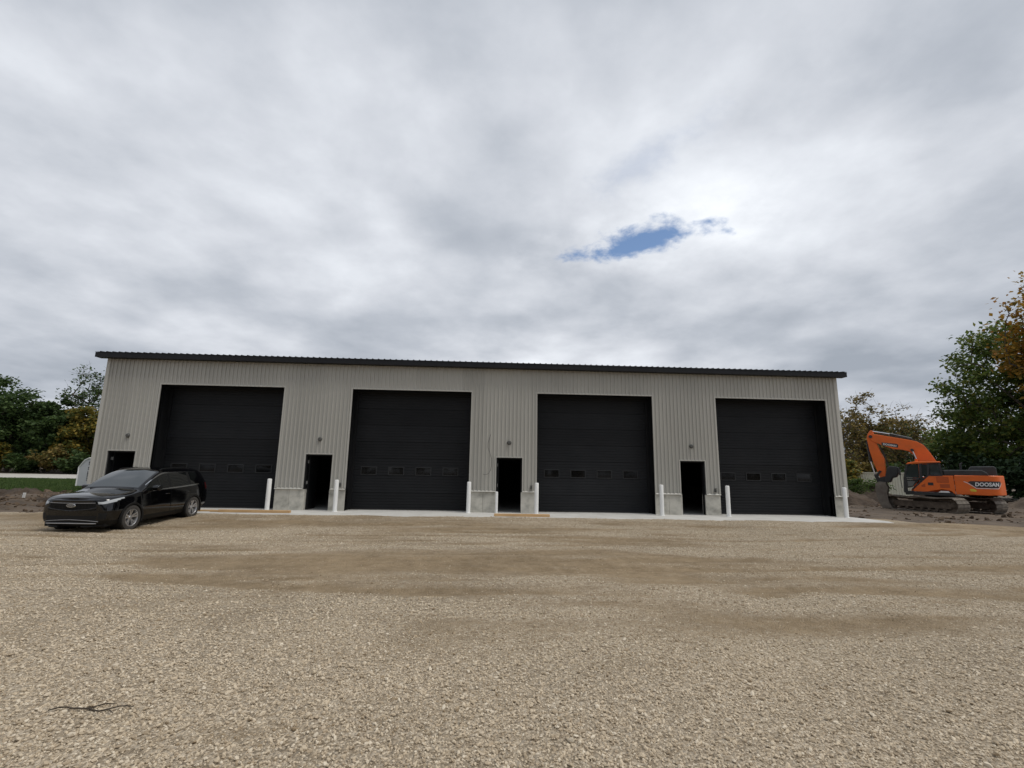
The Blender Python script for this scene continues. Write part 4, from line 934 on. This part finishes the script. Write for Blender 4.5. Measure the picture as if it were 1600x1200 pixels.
    for k in range(3): MB().tube([(-.02 - .0, by1 - .1 - k * .1, 3.0), (.20, by1 - .1 - k * .1, 3.62), (.55, by1 - .1 - k * .1, 4.08), (1.1, by1 - .1 - k * .1, 4.30), (2.6, by1 - .1 - k * .1, 4.66)], .02, 6).build('hydraulic_hose', 'exc_black', bm)
    MB().prism([(2.46, 4.10), (2.44, 3.92), (1.66, 3.74), (1.62, 3.92), (1.70, 3.99)], by1 - .01, by1 + .004).build('decal', 'exc_black', bm)
    text_mesh('lettering', 'DOOSAN', .125, 'decal_white', lambda a, b_: (2.05 - a * .974, by1 + .008, 3.925 + b_ - a * .21), bm, shear=.12, width=.68, bold=.03)
    # arm
    am = MB().prism([(2.96, 4.90), (2.84, 4.86), (2.80, 4.45), (2.74, 4.20), (2.58, 3.55), (2.42, 3.10), (2.40, 2.05), (2.52, 1.78), (2.70, 1.78), (2.78, 2.05), (2.99, 2.84), (3.12, 3.6), (3.20, 4.40), (3.12, 4.66)], by0 + .06, by1 - .06).build('arm', 'exc_orange', EX, bevel=.025)
    MB().lathe([(0, -.30), (.10, -.30), (.10, .30), (0, .30)], 14).build('pivot_pin', 'exc_black', am, (2.98, ym, 4.48))
    MB().tube([(3.20, ym, 4.20), (3.14, ym, 2.9)], .07, 12).build('bucket_cylinder', 'exc_black', am); MB().tube([(3.14, ym, 2.9), (2.98, ym, 2.05)], .045, 10).build('bucket_rod', 'chrome', am)
    for yy in (by1 - .03, by0 + .03): MB().tube([(2.76, yy, 4.3), (2.56, yy, 3.9), (2.36, yy, 3.2), (2.28, yy, 2.6), (2.34, yy, 2.3)], .022, 6).build('hydraulic_hose', 'exc_black', am)
    lk = MB()
    for yy in (by0 - .0, by1 - .05): lk.prism([(3.04, 2.06), (2.93, 2.10), (2.70, 1.68), (2.86, 1.50)], yy, yy + .05).prism([(2.86, 1.95), (2.98, 1.98), (2.72, 2.35), (2.60, 2.28)], yy + .06, yy + .1)
    lk.build('bucket_linkage', 'exc_black', am)
    # bucket and the dark quick hitch plates
    bk = MB(); bw0, bw1 = -.62, .46
    shell = [(2.98, 1.52), (3.02, 1.15), (2.98, .70), (2.88, .30), (2.74, .03), (2.24, .05), (2.30, .12)]
    inner = [(2.24, .05), (2.45, .45), (2.52, .95), (2.42, 1.35), (2.45, 1.55)]
    bk.prism(shell[:5] + [(2.24, .05), (2.40, .42), (2.46, .95), (2.36, 1.30), (2.50, 1.62), (2.78, 1.66)], bw1 - .04, bw1).prism(shell[:5] + [(2.24, .05), (2.40, .42), (2.46, .95), (2.36, 1.30), (2.50, 1.62), (2.78, 1.66)], bw0, bw0 + .04)
    for (xa, za), (xb, zb) in zip([(2.78, 1.64)] + shell[:5], shell[:6]): bk.prism([(xa, za), (xb, zb), (xb - .05, zb + .02), (xa - .05, za + .02)], bw0 + .04, bw1 - .04)
    bk.prism([(2.42, 1.55), (2.46, 1.62), (2.80, 1.64), (2.80, 1.56)], bw0 + .04, bw1 - .04)
    bo = bk.build('bucket', 'exc_bucket', EX)
    for k in range(5): q = bw0 + .06 + k * .235; MB().prism([(2.34, .02), (2.34, .09), (2.05, .02)], q, q + .09).build('bucket_tooth', 'exc_bucket', bo)
    for yy in (by0 + .02, by1 - .08): MB().prism([(2.50, 1.60), (2.36, 1.86), (2.50, 1.98), (2.76, 1.90), (2.92, 1.62)], yy, yy + .06).build('bucket_ear', 'exc_black', bo)
    MB().prism([(2.18, 2.62), (1.86, 2.60), (1.76, 2.52), (1.78, 2.16), (1.92, 1.92), (2.10, 1.90), (2.22, 1.62), (2.50, 1.58), (2.52, 1.78), (2.40, 2.2), (2.32, 2.5)], -.45, .30).build('thumb', 'exc_black', EX, bevel=.05)
excavator()

# ------------------------------------------------------------------ trees
def tube_np(paths):
    V = []; F = []; b = 0
    for pts, rad, sides in paths:
        pts = np.asarray(pts); n = len(pts); d = np.gradient(pts, axis=0); d /= np.linalg.norm(d, axis=1, keepdims=True) + 1e-9
        ref = np.where(np.abs(d[:, 2:3]) < .9, np.array([[0, 0, 1.]]), np.array([[1., 0, 0]])); u = np.cross(d, ref); u /= np.linalg.norm(u, axis=1, keepdims=True) + 1e-9; q = np.cross(d, u)
        a = np.arange(sides) * 2 * np.pi / sides
        ring = pts[:, None] + (u[:, None] * np.cos(a)[None, :, None] + q[:, None] * np.sin(a)[None, :, None]) * np.asarray(rad)[:, None, None]
        V.append(ring.reshape(-1, 3)); i = np.arange(n - 1)[:, None] * sides; k = np.arange(sides)[None]; k2 = (k + 1) % sides
        F.append((np.stack([i + k, i + k2, i + sides + k2, i + sides + k], -1) + b).reshape(-1, 4)); b += n * sides
    return np.concatenate(V), np.concatenate(F)
def leaves_np(c, size, r, flat=.6, long=1.5):
    n = len(c); nrm = r.normal(size=(n, 3)); nrm[:, 2] = np.abs(nrm[:, 2]) + flat; nrm /= np.linalg.norm(nrm, axis=1, keepdims=True)
    t = r.normal(size=(n, 3)); t -= nrm * (t * nrm).sum(1, keepdims=True); t /= np.linalg.norm(t, axis=1, keepdims=True); bt = np.cross(nrm, t)
    s = size * r.uniform(.6, 1.3, (n, 1)); a = t * s * long * .5; b = bt * s * .5
    V = np.stack([c - a, c + b * 1.0 - a * .1 + nrm * s * .1, c + a, c - b * 1.0 - a * .1 + nrm * s * .1], 1).reshape(-1, 3)
    return V, np.arange(n * 4).reshape(n, 4)
def tree(label, x, y, H, rx, rz, czf, natt, nleaf, lsize, m, seed, tr=.22, ry=None, clump=.14, group=None, name='tree', z0=None, layers=0, low=.2, forks=1, extra=None, power=.45, cat='tree'):
    r = np.random.default_rng(seed); ry = ry or rx; zb = float(T(x, y)) - .1 if z0 is None else z0; cz = H * czf
    att = []
    while len(att) < natt:
        d = r.normal(size=3); d /= np.linalg.norm(d); q = d * r.random() ** power; p = np.array([q[0] * rx, q[1] * ry, cz + q[2] * rz])
        if p[2] < H * low: continue
        lobe = .78 + .45 * float(vnoise(p[0] * .55 + seed, p[2] * .55 + p[1] * .3))
        if np.linalg.norm(q) > lobe: continue
        if layers: p[2] = p[2] * .35 + .65 * round(p[2] / layers) * layers
        att.append(p)
    att = np.array(att); top = H * min(.75, czf + .1); sk = []; par = []; pth = []
    for f in range(forks):
        lean = r.normal(0, .05 * H, 2) * (1 + forks * .6); n0 = len(sk)
        for k in range(9):
            t = k / 8; sk.append(np.array([lean[0] * t ** 1.5, lean[1] * t ** 1.5, top * t])); par.append(len(sk) - 2 if k else (-1 if f == 0 else 0))
    att = att[np.argsort(np.linalg.norm(att - np.array([0, 0, top * .6]), axis=1))]; tips = []
    for p in att:
        S_ = np.array(sk); dv = p - S_; dist = np.linalg.norm(dv, axis=1) + np.where(dv[:, 2] < .15 * np.linalg.norm(dv[:, :2], axis=1), 1.2, 0) + np.where(S_[:, 2] < H * low * .75, 3.0, 0)
        j = int(np.argmin(dist)); a = S_[j]; prev = j; L_ = np.linalg.norm(p - a); nn = max(2, int(L_ / .8)); mid = r.normal(0, .10 * L_, 3) + np.array([0, 0, .10 * L_])
        for k in range(1, nn + 1):
            t = k / nn; q = a + (p - a) * t + mid * 4 * t * (1 - t) * .5; sk.append(q); par.append(prev); prev = len(sk) - 1
        tips.append(prev)
    cnt = np.zeros(len(sk))
    for t_ in tips:
        k = t_
        while k >= 0: cnt[k] += 1; k = par[k]
    rad = np.maximum(.016, tr * (np.maximum(cnt, .5) / max(1, natt)) ** .48); base = np.array([x, y, zb]); paths = []; done = set()
    kids = {}
    for i, q in enumerate(par):
        if q >= 0: kids.setdefault(q, []).append(i)
    for i, q in enumerate(par):      # runs of the skeleton between forks
        if q >= 0 and (q == 0 or len(kids.get(q, [])) > 1 or q not in par):
            run = [q, i]; k = i
            while len(kids.get(k, [])) == 1: k = kids[k][0]; run.append(k)
            rr = [rad[k] for k in run]; rr[0] = min(rr[0], rr[1] * 1.25); paths.append(([sk[k] for k in run], rr, 7 if rr[1] > .08 else 4))
    if extra:     # bare twigs
        for t_ in tips:
            for k in range(extra):
                d = r.normal(size=3); d[2] = abs(d[2]) * .9; d /= np.linalg.norm(d); a = sk[t_]; L_ = r.uniform(.5, 1.4); paths.append(([a, a + d * L_ * .5 + r.normal(0, .06, 3), a + d * L_], [.016, .011, .006], 3))
    V, F = tube_np(paths); o = empty(name, tuple(base), 0, label, cat, group)
    me = npmesh('trunk', V, F, 'bark', True); link('trunk', me, o)
    P = np.array([sk[t_] for t_ in tips] + [sk[par[t_]] for t_ in tips if par[t_] >= 0]); wgt = r.random(len(P)) ** 1.2 + .12; wgt /= wgt.sum()
    ci = r.choice(len(P), nleaf, p=wgt); sg = clump * rx
    cc = P[ci] + np.clip(r.normal(size=(nleaf, 3)), -1.7, 1.7) * np.array([sg, sg, sg * .55]); cc = cc[cc[:, 2] > H * low * .5]
    V, F = leaves_np(cc, lsize, r); link('crown', npmesh('crown', V, F, m), o)
    return o
TB = 'trees beyond the road'
tree('dark tree at the far left edge with reddish top', -59.5, 54, 15.6, 5.0, 6.6, .56, 130, 8600, .32, 'leaf_dark', 11, .3, group=TB)
tree('broad dark green tree standing beyond the lawn, left of the building', -53.5, 53, 12.2, 4.6, 5.2, .58, 170, 10500, .31, 'leaf_dark', 12, .3, group=TB, low=.1)
tree('dark green tree beyond the road, right of the broadest one', -49.2, 54.5, 11.3, 3.2, 4.8, .58, 130, 7600, .31, 'leaf_dark', 13, .26, group=TB, low=.12)
tree('short dark tree with a yellow flank beyond the road', -47.6, 52, 9.2, 2.6, 3.9, .55, 90, 5200, .32, 'leaf_dark', 14, .2, group=TB, low=.1)
tree('golden yellow tree beside the left corner of the building', -43.8, 52.5, 9.6, 3.0, 4.2, .56, 110, 6800, .32, 'leaf_yellow', 15, .2, group=TB, low=.1)
tree('tall sparse tree with thin flat sprays above the yellow one', -45.9, 56, 15.6, 3.9, 5.0, .70, 150, 2100, .24, 'leaf_dark', 16, .26, group=TB, layers=1.1, clump=.10, extra=2, low=.3)
tree('tree mostly hidden behind the left corner of the building', -37.0, 54, 11.5, 4.2, 5.0, .56, 120, 8000, .34, 'leaf_yellow', 17, .26, group=TB, low=.1)
tree('far dark tree seen between the two leftmost crowns', -60.5, 63, 11.8, 5.0, 5.0, .52, 110, 5500, .36, 'leaf_dark', 18, .28, group=TB, low=.05)
tree('far tree behind the gap in the left tree row', -52.0, 64, 9.5, 5.2, 4.4, .5, 110, 4200, .36, 'leaf_dark', 19, .28, group=TB, low=.05)
# dead snag
b = MB().tube([(0, 0, 0), (.1, 0, 4.0), (.3, .1, 7.5), (.9, .1, 9.4), (1.5, .1, 11.2)], [.17, .14, .10, .06, .02], 7).tube([(.3, .1, 7.5), (.2, .1, 8.8), (.35, .1, 9.6)], [.06, .04, .015], 5).tube([(.75, .1, 9.0), (1.25, .2, 9.6)], [.03, .01], 4)
o = b.build('dead_snag', 'bark', None, (-49.0, 56.5, .4)); tag(o, 'bare leaning dead trunk poking above the left trees', 'snag')
SB = 'undergrowth along the road'
def bush(label, x, y, rx, h, n, m, seed, group=None, name='shrub', cat='shrub', lsize=.26, ry=None, z0=None):
    return tree(label, x, y, h, rx, h * .5, .48, 40, n, lsize, m, seed, .07, ry=ry, clump=.17, group=group, name=name, low=.02, forks=3, cat=cat, z0=z0)
bl = [('dark shrub at the far left under the trees', -61, 51, 2.6, 3.6, 'leaf_dark'), ('dark shrub under the broad green tree', -56.5, 50, 2.4, 3.0, 'leaf_dark'), ('orange yellow shrub under the broad green tree', -52.3, 50, 1.7, 4.3, 'leaf_yellow'),
      ('low dark shrub right of the orange one', -48.8, 50.5, 2.2, 2.8, 'leaf_dark'), ('olive shrub below the short dark tree', -45.2, 50, 2.1, 4.0, 'leaf_olive'), ('mixed shrub below the golden tree', -41.5, 50, 2.4, 3.4, 'leaf_dark'), ('low shrub behind the trailer', -37.5, 50, 2.4, 3.2, 'leaf_dark')]
for i, (lb, x_, y_, rx, h, m) in enumerate(bl): bush(lb, x_, y_, rx, h, 3000, m, 40 + i, SB)
for i, (x_, y_, rx, h) in enumerate([(-66, 66, 8, 6.5), (-54, 68, 8, 5.5), (-42, 66, 8, 6)]): bush(('far hedge mass at the left edge', 'far hedge mass behind the broad green tree', 'far hedge mass behind the golden tree')[i], x_, y_, rx, h, 3000, 'leaf_dark', 60 + i, 'far hedge beyond the road', ry=3, name='hedge', cat='hedge', lsize=.4)
RT = 'trees right of the building'
tree('big spreading green tree behind the excavator', 62.0, 21.5, 16.8, 6.4, 6.8, .60, 330, 21000, .25, 'leaf_green', 71, .42, group=RT, low=.12, clump=.082, power=.40)
tree('golden orange tree at the right edge of the frame', 59.4, 14.5, 19.6, 4.9, 7.0, .65, 250, 15000, .24, 'leaf_gold', 72, .42, group=RT, low=.25, clump=.11)
tree('olive brown thinning tree right beside the building corner', 58.6, 36, 11.9, 3.3, 4.8, .60, 170, 3300, .24, 'leaf_olive', 73, .22, group=RT, forks=2, extra=2, low=.1, clump=.10)
tree('nearly bare multi stemmed tree against the building corner', 54.2, 35, 10.0, 2.8, 4.2, .58, 170, 1500, .22, 'leaf_olive', 74, .18, group=RT, forks=4, extra=3, low=.12)
tree('thin half bare tree left of the big green tree', 64.0, 36, 11.2, 2.8, 4.4, .58, 150, 1900, .22, 'leaf_olive', 75, .2, group=RT, forks=2, extra=3, low=.1)
tree('dense dark tree below the big green crown', 63.8, 29, 9.8, 4.4, 4.6, .52, 150, 8500, .27, 'leaf_green', 76, .26, group=RT, low=.05)
tree('dark bushy tree behind the excavator tail', 69.5, 26, 9.0, 4.8, 4.4, .5, 140, 11000, .29, 'leaf_dark', 77, .26, group=RT, low=.04)
tree('half bare tree seen past the excavator boom', 61.5, 42, 10.2, 3.6, 4.2, .55, 150, 2300, .24, 'leaf_olive', 78, .2, group=RT, forks=2, extra=2, low=.06)
tree('far dark tree behind the cream container', 70.0, 46, 10.5, 4.8, 4.8, .52, 120, 7500, .32, 'leaf_dark', 79, .26, group=RT, low=.04)
RS = 'undergrowth behind the excavator'
bl = [('yellowing shrub right at the building corner', 51.5, 31.5, 1.7, 4.6, 'leaf_yellow', 2600), ('green brown shrub behind the container end', 55.5, 33.5, 2.4, 4.6, 'leaf_olive', 2000), ('dark shrub behind the excavator bucket', 58.8, 32, 2.4, 4.2, 'leaf_dark', 2400),
      ('dark cedar hedge clump behind the engine cover', 56.5, 17.5, 2.4, 4.4, 'leaf_cedar', 5200), ('dark cedar hedge clump right of the counterweight', 59.8, 15.0, 2.6, 4.9, 'leaf_cedar', 5600), ('dark cedar hedge clump at the right edge', 64, 14.0, 2.8, 5.2, 'leaf_cedar', 5600), ('dark cedar clump behind the cab', 57.0, 22.5, 2.4, 4.4, 'leaf_cedar', 4800)]
for i, (lb, x_, y_, rx, h, m, n_) in enumerate(bl): bush(lb, x_, y_, rx, h, n_, m, 80 + i, RS)
for i, (lb, x_, y_, rx, h) in enumerate([('bright green weeds on the soil heap by the building corner', 41.4, 16.8, .9, .9), ('bright green weeds before the container', 43.6, 17.4, 1.1, .85), ('low weeds at the foot of the soil heap', 39.6, 17.6, .8, .8)]):
    bush(lb, x_, y_, rx, h + .5, 1500, 'leaf_weed', 95 + i, 'weeds on the soil heaps', name='weed', cat='weed', lsize=.10, z0=.15)

# ------------------------------------------------------------------ soil heaps, container, trailer
def heap(label, x, y, rx, ry, h, seed, m='soil'):
    n, k = 84, 30; V = []; F = []
    for j in range(k + 1):
        t = j / k
        for i in range(n):
            a = 2 * math.pi * i / n; rr = (1 - t) * (1 + .25 * (float(vnoise(3 + 2 * math.cos(a) + seed, 2 * math.sin(a) + 3)) - .5))
            px, py = x + rx * rr * math.cos(a), y + ry * rr * math.sin(a)
            hh = h * (1 - (1 - t) ** 1.7) * (.55 + .9 * float(fbm(px / 1.1 + seed, py / 1.1, 4, .6))) + (float(fbm(px / .42 + seed, py / .42, 4, .7)) - .5) * .42 * min(1, t * 4)
            V.append((px - x, py - y, hh - .25 * (1 - t)))
    for j in range(k):
        for i in range(n): F.append((j * n + i, j * n + (i + 1) % n, (j + 1) * n + (i + 1) % n, (j + 1) * n + i))
    me = bpy.data.meshes.new('soil_heap'); me.from_pydata(V, [], F); me.materials.append(MATS[m]); me.shade_smooth()
    o = link('soil_heap', me, None, (x, y, float(T(x, y)) - .05)); tag(o, label, 'soil heap', 'soil heaps')
heap('dark soil heap between the building corner and the bucket', 38.6, 15.0, 3.4, 2.0, 1.15, 1)
heap('soil heap just behind the excavator bucket', 43.0, 18.0, 3.6, 2.2, 1.25, 2)
heap('low soil heap behind the excavator tracks', 47.5, 16.5, 4.0, 2.2, .9, 3)
heap('soil heap at the right edge behind the excavator tail', 52.5, 12.5, 4.2, 2.4, 1.15, 4, 'soil_dry')
heap('broken soil heap at the far left, before the lawn', -8.5, 5.2, 3.4, 1.4, .42, 5)
heap('low broken soil ridge left of the car', -3.9, 2.4, 2.8, 1.3, .36, 6)
heap('outermost soil ridge at the left edge', -13.5, 7.0, 3.6, 1.3, .42, 7)
K = empty('container', (55.0, 30.5, -.25), R(-38), 'cream ribbed steel container behind the excavator bucket', 'container')
for yy in (-1.2, 1.2):
    b = MB(); n = 28; xs = np.linspace(-3.0, 3.0, n * 4 + 1)
    for i in range(n * 4):
        d0 = .04 if (i % 4) in (1, 2) else 0; d1 = .04 if ((i + 1) % 4) in (1, 2) else 0; sg = math.copysign(1, yy)
        b.add([(xs[i], yy - sg * d0, .12), (xs[i + 1], yy - sg * d1, .12), (xs[i + 1], yy - sg * d1, 2.28), (xs[i], yy - sg * d0, 2.28)], [(0, 1, 2, 3)])
    b.build('side_wall', 'container_cream', K)
for xx in (-3.0, 3.0): MB().box(xx - .03, xx + .03, -1.2, 1.2, .12, 2.28).build('end_wall', 'container_cream', K)
fr = MB()
for yy in (-1.22, 1.22): fr.box(-3.05, 3.05, yy - .05, yy + .05, 2.28, 2.40).box(-3.05, 3.05, yy - .05, yy + .05, 0, .12)
for xx in (-3.02, 3.02):
    for yy in (-1.2, 1.2): fr.box(xx - .06, xx + .06, yy - .06, yy + .06, .12, 2.28)
fr.build('frame', 'container_cream', K); MB().box(-3, 3, -1.2, 1.2, 2.30, 2.34).build('roof_panel', 'container_cream', K)
# white enclosed trailer behind the left corner
TR = empty('enclosed_trailer', (-10.0, 12.0, 0), R(-8), 'pale grey enclosed trailer with dark markings behind the left corner', 'trailer')
sec = [(-1.55, .30), (-1.55, 1.42), (-1.22, 1.86), (-.95, 1.98), (1.9, 1.98), (1.9, .30)]
MB().prism(sec, 0, 3.6).build('box_body', 'trailer_grey', TR, bevel=.02)
edge = MB()
for (xa, za), (xb, zb) in zip(sec[:5], sec[1:5]): edge.tube([(xa, -.01, za), (xb, -.01, zb)], .035, 8)
edge.build('edge_trim', 'white_pvc', TR)
random.seed(9); b = MB(); zz = .62
while zz < 1.72:
    h = random.uniform(.05, .09); x0 = -.93
    for k in range(3):
        if random.random() < .8: b.box(x0 + k * .075, x0 + k * .075 + random.uniform(.04, .065), -.012, -.002, zz, zz + h)
    zz += h + random.uniform(.02, .05)
b.build('dark_marking', 'exc_black', TR)
for sx in (-.9, .9): MB().lathe([(0, -.1), (.18, -.1), (.30, -.09), (.32, 0), (.30, .09), (0, .09)], 20).build('wheel', 'rubber', TR, (sx, .25, .30))
MB().tube([(1.9, 1.8, .38), (3.0, 1.8, .42)], .05, 8).build('tow_bar', 'exc_black', TR)

# wood on the far side of the lot, behind the viewer (seen mirrored in the door panes and the car)
def far_wood():
    r = np.random.default_rng(77); C_ = []; n = 46
    for i in range(n):
        x_ = -75 + 175 * i / (n - 1) + r.normal(0, 1.2); y_ = -64 + r.normal(0, 3.0); h = r.uniform(8, 14); k = 520
        d = r.normal(size=(k, 3)); d /= np.linalg.norm(d, axis=1, keepdims=True); d *= r.random((k, 1)) ** .4
        C_.append(np.array([x_, y_, h * .52]) + d * np.array([h * .34, h * .34, h * .50]))
    V, F = leaves_np(np.concatenate(C_), .75, r); o = link('far_wood', npmesh('far_wood', V, F, 'leaf_olive')); tag(o, 'far wood beyond the lot, mirrored in the door windows', kind='stuff')
far_wood()
